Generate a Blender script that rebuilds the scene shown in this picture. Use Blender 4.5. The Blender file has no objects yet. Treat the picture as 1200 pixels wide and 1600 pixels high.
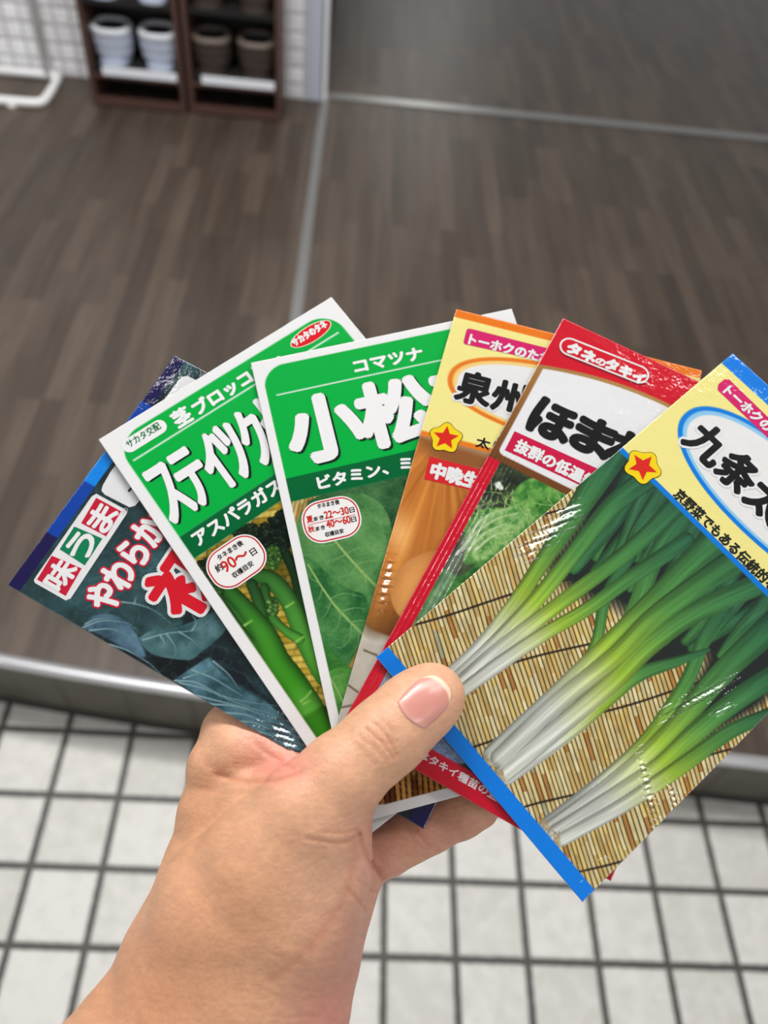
import bpy, bmesh, math, random
import numpy as np
from mathutils import Vector, Matrix

# ------------------------------------------------------------------ camera, world, lights, exposure
SC = bpy.context.scene
COL = SC.collection
F = 1249.2                                   # focal length in pixels of a 1200 x 1600 frame
CAM = np.array([0.4151, -0.2312, 1.2999])    # camera position (m); the tiled floor is z = 0
AX = np.array([0.99584569, 0.01110744, 0.09037689])    # camera right
AY = np.array([-0.06563941, 0.77547116, 0.62796174])   # camera up
AZ = np.array([0.06310962, 0.63128528, -0.7729787])    # viewing direction

cd = bpy.data.cameras.new('camera')
cd.sensor_fit = 'AUTO'; cd.sensor_width = 36.0
cd.lens = F / 1600 * 36.0
cd.clip_start = 0.01; cd.clip_end = 60
cd.dof.use_dof = True; cd.dof.focus_distance = 0.252; cd.dof.aperture_fstop = 10.0
co = bpy.data.objects.new('camera', cd); COL.objects.link(co)
co.matrix_world = Matrix(((AX[0], AY[0], -AZ[0], CAM[0]), (AX[1], AY[1], -AZ[1], CAM[1]),
                          (AX[2], AY[2], -AZ[2], CAM[2]), (0, 0, 0, 1)))
SC.camera = co

w = bpy.data.worlds.new('world'); SC.world = w; w.use_nodes = True
# pale shop walls all round, a duller ceiling above
_nt = w.node_tree; _bg = _nt.nodes['Background']
_tc = _nt.nodes.new('ShaderNodeTexCoord'); _sp = _nt.nodes.new('ShaderNodeSeparateXYZ'); _cr = _nt.nodes.new('ShaderNodeValToRGB')
_nt.links.new(_tc.outputs['Generated'], _sp.inputs[0]); _nt.links.new(_sp.outputs[2], _cr.inputs[0])
_cr.color_ramp.elements[0].position = 0.05; _cr.color_ramp.elements[0].color = (0.92, 0.92, 0.92, 1)
_cr.color_ramp.elements[1].position = 0.55; _cr.color_ramp.elements[1].color = (0.15, 0.15, 0.15, 1)
_nt.links.new(_cr.outputs[0], _bg.inputs[0]); _bg.inputs[1].default_value = 1.0

def lamp(name, loc, size, power, col=(1, 0.985, 0.965), target=None, size_y=None):
    l = bpy.data.lights.new(name, 'AREA'); l.energy = power; l.color = col; l.size = size
    if size_y: l.shape = 'RECTANGLE'; l.size_y = size_y
    o = bpy.data.objects.new(name, l); COL.objects.link(o); o.location = loc
    if target is not None:
        o.rotation_euler = (Vector(target) - Vector(loc)).to_track_quat('-Z', 'Y').to_euler()
    return o

LP = 10.3
GLINT_LAMP = (0.42, 0.86, 2.6)  # unseen lamp added so the packet dents catch glints
lamp('unseen_ceiling_lamp', (-0.75, 0.35, 2.6), 1.1, LP * 0.7, size_y=0.16)
lamp('unseen_ceiling_lamp', (1.55, 0.45, 2.6), 1.1, LP * 1.25, size_y=0.16)
lamp('unseen_ceiling_lamp', (-0.65, -1.2, 2.6), 1.1, LP * 0.6, size_y=0.16)
lamp('unseen_ceiling_lamp', (1.5, -1.2, 2.6), 1.1, LP, size_y=0.16)
lamp('unseen_ceiling_lamp', GLINT_LAMP, 1.3, LP * 2.4, size_y=0.42)
lamp('unseen_ceiling_lamp', (-0.25, 1.12, 2.6), 1.1, LP * 3.3, size_y=0.2)  # unseen lamp, placed and boosted to brighten the mosaic wall and racks
lamp('unseen_ceiling_lamp', (0.95, 7.6, 2.6), 0.5, LP * 2.5, size_y=0.5)

SC.view_settings.view_transform = 'Standard'
SC.view_settings.look = 'None'
SC.view_settings.gamma = 1.0
SC.view_settings.use_curve_mapping = False
SC.view_settings.exposure = 0.0
try:
    SC.cycles.use_denoising = True
    SC.cycles.max_bounces = 8
except Exception:
    pass

# ------------------------------------------------------------------ small helpers
def lin(c):
    c = np.asarray(c, float) / 255.0
    return np.where(c <= 0.04045, c / 12.92, ((c + 0.055) / 1.055) ** 2.4)

def ray(px, py):
    return AX * (px - 600) / F - AY * (py - 800) / F + AZ

def on_z(px, py, z):
    d = ray(px, py); return CAM + d * (z - CAM[2]) / d[2]

def nodes_mat(name):
    m = bpy.data.materials.new(name); m.use_nodes = True
    nt = m.node_tree
    return m, nt, nt.nodes['Principled BSDF']

_flat = {}
def flat(name, rgb, rough=0.5, metal=0.0, coat=0.0, spec=0.5):
    key = (name, tuple(rgb), rough, metal, coat)
    if key in _flat: return _flat[key]
    m, nt, b = nodes_mat(name)
    b.inputs['Base Color'].default_value = (*lin(rgb), 1)
    b.inputs['Roughness'].default_value = rough
    b.inputs['Metallic'].default_value = metal
    b.inputs['Coat Weight'].default_value = coat
    b.inputs['Coat Roughness'].default_value = 0.06
    b.inputs['Specular IOR Level'].default_value = spec
    _flat[key] = m
    return m

def link(o, parent=None, **props):
    COL.objects.link(o)
    if parent is not None: o.parent = parent
    for k, v in props.items(): o[k] = v
    return o

def mesh_obj(name, verts, faces, mat, parent=None, smooth=False, **props):
    me = bpy.data.meshes.new(name)
    me.from_pydata([tuple(map(float, v)) for v in verts], [], [tuple(f) for f in faces])
    for m in (mat if isinstance(mat, (list, tuple)) else [mat]): me.materials.append(m)
    if smooth: me.polygons.foreach_set('use_smooth', [True] * len(me.polygons))
    me.update()
    return link(bpy.data.objects.new(name, me), parent, **props)

def bm_obj(name, bm, mat, parent=None, smooth=False, **props):
    me = bpy.data.meshes.new(name); bm.to_mesh(me); bm.free()
    for m in (mat if isinstance(mat, (list, tuple)) else [mat]): me.materials.append(m)
    if smooth: me.polygons.foreach_set('use_smooth', [True] * len(me.polygons))
    return link(bpy.data.objects.new(name, me), parent, **props)

def add_box(bm, x0, x1, y0, y1, z0, z1, bev=0.0):
    r = bmesh.ops.create_cube(bm, size=1.0)
    for v in r['verts']:
        v.co = Vector(((x0 + x1) / 2 + v.co.x * (x1 - x0), (y0 + y1) / 2 + v.co.y * (y1 - y0), (z0 + z1) / 2 + v.co.z * (z1 - z0)))
    if bev > 0:
        es = list({e for v in r['verts'] for e in v.link_edges})
        bmesh.ops.bevel(bm, geom=es, offset=bev, segments=2, affect='EDGES')

def add_tube(bm, pts, r, seg=12, caps=True):
    pts = [Vector(p) for p in pts]; rings = []
    n = len(pts); up = Vector((0.13, 0.27, 0.95))
    for i, p in enumerate(pts):
        t = (pts[min(i + 1, n - 1)] - pts[max(i - 1, 0)]).normalized()
        s = t.cross(up)
        if s.length < 1e-3: s = t.cross(Vector((1, 0, 0)))
        s.normalize(); q = s.cross(t)
        rr = r[i] if isinstance(r, (list, tuple)) else r
        rings.append([bm.verts.new(p + (s * math.cos(a) + q * math.sin(a)) * rr) for a in [2 * math.pi * k / seg for k in range(seg)]])
    for a, b in zip(rings, rings[1:]):
        for k in range(seg): bm.faces.new((a[k], a[(k + 1) % seg], b[(k + 1) % seg], b[k]))
    if caps:
        bm.faces.new(rings[0][::-1]); bm.faces.new(rings[-1])

def empty(name, loc, **props):
    o = bpy.data.objects.new(name, None); o.location = loc; o.empty_display_size = 0.02
    return link(o, None, **props)

def N(nt, kind, **kw):
    n = nt.nodes.new(kind)
    for k, v in kw.items(): setattr(n, k, v)
    return n

def mth(nt, op, a, b=None, c=None):
    n = nt.nodes.new('ShaderNodeMath'); n.operation = op
    for i, s in enumerate((a, b, c)):
        if s is None: continue
        if isinstance(s, (int, float)): n.inputs[i].default_value = s
        else: nt.links.new(s, n.inputs[i])
    return n.outputs[0]

def mixc(nt, fac, a, b):
    n = nt.nodes.new('ShaderNodeMix'); n.data_type = 'RGBA'
    for s, i in ((fac, 0), (a, 6), (b, 7)):
        if isinstance(s, (int, float)): n.inputs[i].default_value = s
        elif isinstance(s, (tuple, list, np.ndarray)): n.inputs[i].default_value = (*s, 1)
        else: nt.links.new(s, n.inputs[i])
    return n.outputs[2]

def objcoord(nt): return nt.nodes.new('ShaderNodeTexCoord').outputs['Object']

def noise(nt, vec, scale, detail=3, rough=0.5, mscale=None):
    n = nt.nodes.new('ShaderNodeTexNoise'); n.inputs['Scale'].default_value = scale
    n.inputs['Detail'].default_value = detail; n.inputs['Roughness'].default_value = rough
    if mscale:
        mp = nt.nodes.new('ShaderNodeMapping'); mp.inputs['Scale'].default_value = mscale
        nt.links.new(vec, mp.inputs[0]); vec = mp.outputs[0]
    nt.links.new(vec, n.inputs['Vector'])
    return n.outputs['Fac']

def maprange(nt, v, a, b, c=0.0, d=1.0, smooth=False):
    n = nt.nodes.new('ShaderNodeMapRange')
    if smooth: n.interpolation_type = 'SMOOTHSTEP'
    nt.links.new(v, n.inputs[0])
    for i, x in enumerate((a, b, c, d)): n.inputs[i + 1].default_value = x
    return n.outputs[0]

def grid_tile_mat(name, ax_u, ax_v, pitch, grout, tile, tile2, grout_c, rough, off=(0, 0), bevel=0.004):
    """square tiles laid on the object-space axes ax_u / ax_v"""
    m, nt, b = nodes_mat(name)
    oc = objcoord(nt); sp = N(nt, 'ShaderNodeSeparateXYZ'); nt.links.new(oc, sp.inputs[0])
    dist = []; ids = []
    for k, a in enumerate((ax_u, ax_v)):
        t = mth(nt, 'DIVIDE', mth(nt, 'ADD', sp.outputs[a], 40 * pitch + off[k]), pitch)
        fr = mth(nt, 'FRACT', mth(nt, 'ADD', t, 0.5))
        dist.append(mth(nt, 'MULTIPLY', mth(nt, 'ABSOLUTE', mth(nt, 'SUBTRACT', fr, 0.5)), pitch))
        ids.append(mth(nt, 'FLOOR', t))
    d = mth(nt, 'MINIMUM', dist[0], dist[1])
    wob = noise(nt, oc, 90, 2)
    d2 = mth(nt, 'ADD', d, mth(nt, 'MULTIPLY', mth(nt, 'SUBTRACT', wob, 0.5), grout * 0.25))
    fac = maprange(nt, d2, grout / 2 * 0.85, grout / 2 * 1.25, smooth=True)
    cmb = N(nt, 'ShaderNodeCombineXYZ'); nt.links.new(ids[0], cmb.inputs[0]); nt.links.new(ids[1], cmb.inputs[1])
    wn = N(nt, 'ShaderNodeTexWhiteNoise'); nt.links.new(cmb.outputs[0], wn.inputs[0])
    big = noise(nt, oc, 35, 4, 0.6)
    fine = noise(nt, oc, 420, 2, 0.6)
    mott = mth(nt, 'ADD', mth(nt, 'MULTIPLY', big, 0.75), mth(nt, 'MULTIPLY', wn.outputs['Value'], 0.25))
    c = mixc(nt, maprange(nt, mott, 0.35, 0.62), lin(tile2), lin(tile))
    c = mixc(nt, mth(nt, 'MULTIPLY', maprange(nt, fine, 0.60, 0.75), 0.25), c, lin([v * 0.8 for v in tile2]))
    c = mixc(nt, fac, lin(grout_c), c)
    nt.links.new(c, b.inputs['Base Color'])
    b.inputs['Roughness'].default_value = rough
    hh = mth(nt, 'ADD', maprange(nt, d, grout / 2, grout / 2 + bevel, smooth=True), mth(nt, 'MULTIPLY', fine, 0.05))
    bp = N(nt, 'ShaderNodeBump'); bp.inputs['Strength'].default_value = 0.6; bp.inputs['Distance'].default_value = 0.003
    nt.links.new(hh, bp.inputs['Height']); nt.links.new(bp.outputs[0], b.inputs['Normal'])
    return m

# ------------------------------------------------------------------ the setting
STEP = 0.16
T = 0.106
m_tile = grid_tile_mat('pale_floor_tile', 0, 1, T, 0.0095, (208, 206, 201), (190, 188, 182), (62, 60, 57), 0.55)

def wood_material():
    m, nt, b = nodes_mat('wood_plank_floor')
    oc = objcoord(nt)
    mp = N(nt, 'ShaderNodeMapping'); mp.inputs['Rotation'].default_value = (0, 0, math.pi / 2)
    nt.links.new(oc, mp.inputs[0])
    br = N(nt, 'ShaderNodeTexBrick'); nt.links.new(mp.outputs[0], br.inputs['Vector'])
    br.offset = 0.37; br.offset_frequency = 3; br.squash = 1
    br.inputs['Scale'].default_value = 1.0
    br.inputs['Brick Width'].default_value = 0.31; br.inputs['Row Height'].default_value = 0.043
    br.inputs['Mortar Size'].default_value = 0.0006; br.inputs['Mortar Smooth'].default_value = 0.4
    br.inputs['Bias'].default_value = 0.0
    br.inputs['Color1'].default_value = (*lin((71, 61, 53)), 1)
    br.inputs['Color2'].default_value = (*lin((96, 83, 72)), 1)
    br.inputs['Mortar'].default_value = (*lin((58, 50, 44)), 1)
    gr = noise(nt, oc, 1.0, 5, 0.6, (120, 4, 1))
    gr2 = noise(nt, oc, 1.0, 3, 0.6, (28, 2.2, 1))
    g = mth(nt, 'ADD', mth(nt, 'MULTIPLY', gr, 0.55), mth(nt, 'MULTIPLY', gr2, 0.45))
    dark = mixc(nt, 0.6, br.outputs['Color'], lin((40, 33, 27)))
    c = mixc(nt, maprange(nt, g, 0.33, 0.62), dark, br.outputs['Color'])
    nt.links.new(c, b.inputs['Base Color'])
    b.inputs['Roughness'].default_value = 0.40; b.inputs['Specular IOR Level'].default_value = 0.30
    bp = N(nt, 'ShaderNodeBump'); bp.inputs['Strength'].default_value = 0.15; bp.inputs['Distance'].default_value = 0.001
    nt.links.new(gr, bp.inputs['Height']); nt.links.new(bp.outputs[0], b.inputs['Normal'])
    return m
m_wood = wood_material()

# the curved front edge of the raised floor (x, y)
edge_ctrl = [(-1.4, 0.66), (-0.8, 0.50), (-0.35, 0.402), (-0.078, 0.360), (0.071, 0.340), (0.203, 0.326), (0.5, 0.300), (0.8, 0.276), (1.093, 0.254), (1.6, 0.222), (2.4, 0.18)]
def edge_y(x):
    xs = [p[0] for p in edge_ctrl]; ys = [p[1] for p in edge_ctrl]
    return float(np.interp(x, xs, ys))
ex_s = np.linspace(-1.4, 2.4, 77)
ey_raw = np.array([edge_y(x) for x in ex_s])
k = np.ones(9) / 9
ey_s = np.convolve(np.pad(ey_raw, 4, mode='edge'), k, 'valid')
ey_s[:4] = ey_raw[:4]; ey_s[-4:] = ey_raw[-4:]

mesh_obj('floor', [(-2.2, -2.2, 0), (3.2, -2.2, 0), (3.2, 1.2, 0), (-2.2, 1.2, 0)], [(0, 1, 2, 3)], m_tile, kind='structure')
vs = []; fs = []
for x, y in zip(ex_s, ey_s): vs += [(x, y + 0.004, STEP), (x, 7.5, STEP)]
for i in range(len(ex_s) - 1): fs.append((2 * i, 2 * i + 2, 2 * i + 3, 2 * i + 1))
n0 = len(vs)
vs += [(-3.5, 0.7, STEP), (-3.5, 7.5, STEP), (-1.4, ey_s[0] + 0.004, STEP), (-1.4, 7.5, STEP), (2.4, ey_s[-1] + .004, STEP), (5.5, 0.18, STEP), (5.5, 7.5, STEP), (2.4, 7.5, STEP)]
fs += [(n0, n0 + 2, n0 + 3, n0 + 1), (n0 + 4, n0 + 5, n0 + 6, n0 + 7)]
mesh_obj('floor_raised', vs, fs, m_wood, kind='structure')

def sweep(name, prof, mat, smooth=True, **props):
    """profile (forward offset, z) carried along the step edge"""
    vs = []; fs = []; n = len(prof)
    for i in range(len(ex_s)):
        a = max(i - 1, 0); b = min(i + 1, len(ex_s) - 1)
        t = np.array([ex_s[b] - ex_s[a], ey_s[b] - ey_s[a]]); t /= np.linalg.norm(t)
        nn = np.array([t[1], -t[0]])        # towards the tiles
        for f, z in prof: vs.append((ex_s[i] + nn[0] * f, ey_s[i] + nn[1] * f, z))
    for i in range(len(ex_s) - 1):
        for j in range(n - 1):
            fs.append((i * n + j, i * n + j + 1, (i + 1) * n + j + 1, (i + 1) * n + j))
    return mesh_obj(name, vs, fs, mat, smooth=smooth, **props)

def riser_material():
    m, nt, b = nodes_mat('shade_dark_riser_tile')
    oc = objcoord(nt); sp = N(nt, 'ShaderNodeSeparateXYZ'); nt.links.new(oc, sp.inputs[0])
    t = mth(nt, 'DIVIDE', mth(nt, 'ADD', sp.outputs[0], 40 * T), T)
    fr = mth(nt, 'ABSOLUTE', mth(nt, 'SUBTRACT', mth(nt, 'FRACT', mth(nt, 'ADD', t, 0.5)), 0.5))
    f = maprange(nt, fr, 0.015, 0.07, smooth=True)
    big = noise(nt, oc, 14, 3)
    c = mixc(nt, maprange(nt, big, 0.35, 0.65), lin((78, 74, 64)), lin((92, 88, 77)))  # shade on the upright face is mixed into these dark colours
    c = mixc(nt, f, lin((70, 66, 58)), c)
    nt.links.new(c, b.inputs['Base Color']); b.inputs['Roughness'].default_value = 0.5
    return m
sweep('trim_riser', [(0.0, STEP - 0.014), (0.0, 0.0)], riser_material(), kind='structure')
sweep('trim_riser_shade', [(0.0005, 0.019), (0.003, 0.016), (0.004, 0.0)], flat('riser_foot_shade', (44, 40, 36), 0.7), kind='structure')  # added dark strip standing in for shade at the riser's foot
m_alu = flat('brushed_aluminium', (205, 205, 208), 0.32, 0.85)
nos = [(-0.007, STEP + 0.001), (-0.006, STEP + 0.003), (0.002, STEP + 0.0035)]
for a in np.linspace(90, -70, 9): nos.append((0.003 + 0.008 * math.cos(math.radians(a)), STEP - 0.005 + 0.009 * math.sin(math.radians(a))))
nos += [(0.003, STEP - 0.016), (0.0, STEP - 0.016)]
sweep('trim_nosing', nos, m_alu, kind='structure')

# metal joint strips let into the raised floor
m_strip = flat('worn_steel_strip', (150, 150, 148), 0.34, 0.75)
def strip(name, x0, x1, y0, y1, h=0.003):
    bm = bmesh.new(); add_box(bm, x0, x1, y0, y1, STEP - 0.001, STEP + h, 0.0012)
    return bm_obj(name, bm, m_strip, kind='structure')
strip('trim_joint_strip', 0.290, 0.315, 0.336, 2.352)
strip('trim_threshold', 0.292, 3.4, 2.352, 2.392, 0.004)

# mosaic wall with its steel end post, and a dark wall added for its floor reflection
m_mosaic = grid_tile_mat('white_mosaic_wall_tile', 0, 2, 0.0485, 0.0055, (248, 248, 250), (226, 226, 228), (176, 175, 178), 0.3, (0.004, -0.010), 0.006)
bm = bmesh.new(); add_box(bm, -3.0, 0.246, 2.335, 2.50, STEP, 2.6)
bm_obj('wall_back', bm, m_mosaic, kind='structure')
m_post = flat('lilac_grey_steel', (184, 190, 204), 0.4, 0.1)
bm = bmesh.new(); add_box(bm, 0.246, 0.292, 2.327, 2.42, STEP, 2.6, 0.003)
bm_obj('trim_end_post', bm, m_post, kind='structure')
m_bead = flat('white_door_bead', (228, 228, 230), 0.35)
bm = bmesh.new(); add_box(bm, 0.297, 0.308, 2.335, 2.42, STEP, 2.6, 0.002)
bm_obj('trim_bead', bm, m_bead, kind='structure')
m_added_darkwall = flat('added_dark_brown_wall', (52, 44, 40), 0.6)
bm = bmesh.new(); add_box(bm, 0.18, 0.300, 2.50, 7.2, STEP, 2.6)
bm_obj('wall_added_for_reflection', bm, m_added_darkwall, kind='structure')

# ------------------------------------------------------------------ shoe racks, slippers, pipe rack
m_rack = flat('dark_brown_stained_wood', (78, 54, 48), 0.45)
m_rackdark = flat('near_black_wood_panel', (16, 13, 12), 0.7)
m_label = flat('white_label_strip', (225, 228, 235), 0.35)
def shoe_rack(x0, x1, yf, label):
    dep = 0.15; z0 = STEP; zt = STEP + 0.62; t = 0.014
    r = empty('shoe_rack', ((x0 + x1) / 2, yf + dep / 2, z0), label=label, category='shoe rack', group='dark wooden shoe racks by the wall')
    M = Matrix.Translation((-(x0 + x1) / 2, -(yf + dep / 2), -z0))
    def part(name, boxes, mat, bev=0.0015):
        bm = bmesh.new()
        for bx in boxes: add_box(bm, *bx, bev)
        bm.transform(M); return bm_obj(name, bm, mat, r)
    part('side_panel', [(x0, x0 + t, yf, yf + dep, z0, zt)], m_rack)
    part('side_panel', [(x1 - t, x1, yf, yf + dep, z0, zt)], m_rack)
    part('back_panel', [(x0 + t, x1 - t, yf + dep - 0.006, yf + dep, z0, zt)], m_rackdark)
    part('bottom_rail', [(x0 + t, x1 - t, yf, yf + 0.018, z0 + 0.004, z0 + 0.026)], m_rack)
    for k, zs in enumerate((0.108, 0.280, 0.452)):
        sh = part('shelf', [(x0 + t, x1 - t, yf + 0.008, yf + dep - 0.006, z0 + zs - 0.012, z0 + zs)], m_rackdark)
    part('shelf_lip', [(x0 + t, x1 - t, yf + 0.002, yf + 0.012, z0 + 0.080, z0 + 0.091)], m_rack)
    part('label_strip', [(x0 + t + 0.028, x1 - t - 0.004, yf - 0.002, yf + 0.002, z0 + 0.091, z0 + 0.114)], m_label, 0.001)
    part('top_board', [(x0, x1, yf, yf + dep, zt, zt + t)], m_rack)
    return r
RK1 = shoe_rack(-0.361, -0.092, 2.160, 'dark brown wooden shoe rack holding the pale blue slippers, beside white pipe stand')
RK2 = shoe_rack(-0.083, 0.184, 2.166, 'dark brown wooden shoe rack holding the dark brown slippers, beside grey steel post')

def slipper(x, y, z, mats, label, group, turn=0.0):
    """closed-toe clog with its rounded toe to the front and a rimmed oval opening on top"""
    r = empty('slipper', (x, y, z), label=label, category='slipper', group=group)
    r.rotation_euler = (0, 0, turn)
    seg = 28
    def ring(t):                       # t 0 sole .. 1 rim; (half width, front y, back y)
        hw = (0.046 + 0.009 * math.sin(min(t, 1) * math.pi * 0.55)) * (0.80 + 0.20 * min(1, t / 0.22) ** 0.6)
        rib = 0.0014 * (0.5 + 0.5 * math.cos(t * 2 * math.pi * 3.2))
        return hw + rib, -0.050 + 0.012 * (1 - t) - rib, 0.050
    vs = []; fs = []; K = 15
    for i in range(K):
        t = i / (K - 1); hw, yf, yb = ring(t)
        z_ = 0.004 + 0.082 * t
        cy = (yf + yb) / 2; hy = (yb - yf) / 2
        for k in range(seg):
            a = 2 * math.pi * k / seg
            ca, sa = math.cos(a), math.sin(a)
            e = 0.8
            vs.append((hw * math.copysign(abs(ca) ** e, ca), cy + hy * math.copysign(abs(sa) ** e, sa), z_ + 0.004 * t * t * (0.5 + 0.5 * sa)))
    for i in range(K - 1):
        for k in range(seg): fs.append((i * seg + k, i * seg + (k + 1) % seg, (i + 1) * seg + (k + 1) % seg, (i + 1) * seg + k))
    top = vs[-seg:]; c = np.mean(top, axis=0)
    base = (K - 1) * seg; prev = base
    for s, dz in ((0.80, 0.004), (0.66, -0.002), (0.62, -0.040), (0.40, -0.058)):
        st = len(vs)
        for k in range(seg): vs.append((c[0] + (top[k][0] - c[0]) * s, c[1] + (top[k][1] - c[1]) * s - (0.004 if s < .8 else 0), top[k][2] + dz))
        for k in range(seg): fs.append((prev + k, prev + (k + 1) % seg, st + (k + 1) % seg, st + k))
        prev = st
    fs.append(tuple(prev + k for k in range(seg)))
    fs.append(tuple(k for k in range(seg))[::-1])
    o = mesh_obj('upper', vs, fs, [mats[0], mats[2]], r, smooth=True)
    for p in o.data.polygons:
        if p.index >= (K - 1) * seg + seg and p.index < len(fs) - 1: p.material_index = 1
    rim = [(c[0] + (v[0] - c[0]) * 0.86, c[1] + (v[1] - c[1]) * 0.86, v[2] + 0.001) for v in top]
    bm = bmesh.new(); add_tube(bm, rim + rim[:2], 0.0090, 10, False)
    bm_obj('collar', bm, mats[1], r, smooth=True)
    sl = []
    for zz in (0.0, 0.008):
        for k in range(seg):
            a = 2 * math.pi * k / seg; ca, sa = math.cos(a), math.sin(a)
            sl.append((0.041 * math.copysign(abs(ca) ** .8, ca), 0.0015 + 0.056 * math.copysign(abs(sa) ** .8, sa), zz))
    sf = [tuple(range(seg))[::-1], tuple(range(seg, 2 * seg))] + [(k, (k + 1) % seg, seg + (k + 1) % seg, seg + k) for k in range(seg)]
    mesh_obj('sole', sl, sf, mats[0], r)
    return r
blue = (flat('pale_blue_vinyl', (178, 186, 203), 0.4), flat('light_grey_collar', (204, 207, 214), 0.45), flat('dark_slipper_lining', (30, 32, 38), 0.8))
brown = (flat('dark_brown_vinyl', (62, 52, 47), 0.45), flat('taupe_collar', (104, 92, 84), 0.5), flat('dark_slipper_lining', (30, 32, 38), 0.8))
Z1, Z2 = STEP + 0.108, STEP + 0.280
slipper(-0.292, 2.226, Z1, blue, 'pale blue slipper on the lowest shelf, next to white pipe stand', 'pale blue slippers in the rack')
slipper(-0.162, 2.226, Z1, blue, 'pale blue slipper on the lowest shelf, next to the middle post between the racks', 'pale blue slippers in the rack')
slipper(-0.292, 2.226, Z2, blue, 'pale blue slipper cut by the picture edge, above the one by pipe stand', 'pale blue slippers in the rack')
slipper(-0.162, 2.226, Z2, blue, 'pale blue slipper cut by the picture edge, upper shelf near the middle post', 'pale blue slippers in the rack')
slipper(-0.016, 2.232, Z1, brown, 'dark brown slipper on the lowest shelf, right beside the blue pair', 'dark brown slippers in the rack')
slipper(0.112, 2.232, Z1, brown, 'dark brown slipper on the lowest shelf, next to the grey steel post', 'dark brown slippers in the rack')
slipper(-0.016, 2.232, Z2, brown, 'dark brown slipper cut by the picture edge, above the one beside the blue pair', 'dark brown slippers in the rack')
slipper(0.112, 2.232, Z2, brown, 'dark brown slipper cut by the picture edge, above the one near the steel post', 'dark brown slippers in the rack')

m_white = flat('white_painted_steel', (240, 240, 240), 0.3)
pr = empty('pipe_stand', (-0.8, 2.21, STEP), label='white painted steel pipe stand on floor in front of the mosaic wall', category='stand')
def prpart(name, pts, r_):
    bm = bmesh.new(); add_tube(bm, [Vector(p) - Vector((-0.8, 2.21, STEP)) for p in pts], r_, 14)
    return bm_obj(name, bm, m_white, pr, smooth=True)
zc = STEP + 0.012
prpart('base_rail', [(-1.25, 2.10, zc), (-0.52, 2.118, zc), (-0.503, 2.124, zc), (-0.495, 2.140, zc), (-0.492, 2.205, zc), (-0.494, 2.290, zc), (-0.502, 2.300, zc), (-0.52, 2.303, zc), (-1.25, 2.29, zc)], 0.012)
prpart('upright', [(-0.527, 2.303, zc), (-0.530, 2.300, STEP + 1.2)], 0.0125)
prpart('upright', [(-1.18, 2.292, zc), (-1.18, 2.292, STEP + 1.2)], 0.0125)
prpart('top_bar', [(-1.2, 2.296, STEP + 1.2), (-0.51, 2.296, STEP + 1.2)], 0.0125)
for fx in (-0.58, -1.1): prpart('rubber_foot', [(fx, 2.114, STEP), (fx, 2.114, STEP + 0.006)], 0.014)
# ------------------------------------------------------------------ the fan of seed packets
MM = 0.001
PAPER = 0.66                                  # reflectance of the unprinted sheet
PD0, PTX, PTY = 255.0, 0.02, -0.34           # the fan leans back from the viewer: depth (mm) = PD0 + PTX*X + PTY*Y
_E1 = np.array([1.0, 0.0, PTX]); _E1 /= np.linalg.norm(_E1)
_NN = np.cross(_E1, np.array([0.0, 1.0, PTY])); _NN /= np.linalg.norm(_NN)
if _NN[2] > 0: _NN = -_NN                     # towards the viewer (camera space: x right, y down, z depth)

def cam_pt(px, py, off=0.0):
    """camera-space mm of the point at this picture position on the fan plane, `off` mm behind it"""
    x = (px - 600) / F; y = (py - 900) / F
    p0 = np.array([0, (100) / F * PD0, PD0])  # a point of the plane (y measured from 800)
    d = np.array([(px - 600) / F, (py - 800) / F, 1.0])
    p0 = p0 - _NN * off
    t = (p0 @ _NN) / (d @ _NN)
    return d * t

def cam2world(v):
    v = np.asarray(v, float) * MM
    return CAM + AX * v[0] - AY * v[1] + AZ * v[2]
def camdir2world(v): return AX * v[0] - AY * v[1] + AZ * v[2]

_rs = np.random.RandomState(7)
_lat = _rs.rand(256, 256).astype(np.float32)
def vnoise(x, y, seed=0):
    x = np.asarray(x, np.float32) + seed * 17.31; y = np.asarray(y, np.float32) + seed * 9.77
    xi = np.floor(x).astype(int); yi = np.floor(y).astype(int)
    fx = x - xi; fy = y - yi
    fx = fx * fx * (3 - 2 * fx); fy = fy * fy * (3 - 2 * fy)
    g = lambda a, b: _lat[a & 255, b & 255]
    return (g(xi, yi) * (1 - fx) + g(xi + 1, yi) * fx) * (1 - fy) + (g(xi, yi + 1) * (1 - fx) + g(xi + 1, yi + 1) * fx) * fy
def fbm(x, y, seed=0, o=4):
    s = 0; a = 0.5; t = 0
    for k in range(o):
        s = s + a * vnoise(x * 2 ** k, y * 2 ** k, seed + k); t += a; a *= 0.55
    return s / t

def crom(pts, n=10):
    P = np.array(pts, float)
    if len(P) < 3:
        t = np.linspace(0, 1, n)[:, None]; return P[0] * (1 - t) + P[-1] * t
    Q = np.vstack([2 * P[0] - P[1], P, 2 * P[-1] - P[-2]]); out = []
    for i in range(1, len(Q) - 2):
        for t in np.linspace(0, 1, n, endpoint=False):
            a, b, c, d = Q[i - 1], Q[i], Q[i + 1], Q[i + 2]
            out.append(0.5 * ((2 * b) + (c - a) * t + (2 * a - 5 * b + 4 * c - d) * t * t + (3 * b - a - 3 * c + d) * t ** 3))
    out.append(P[-1]); return np.array(out)

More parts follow.
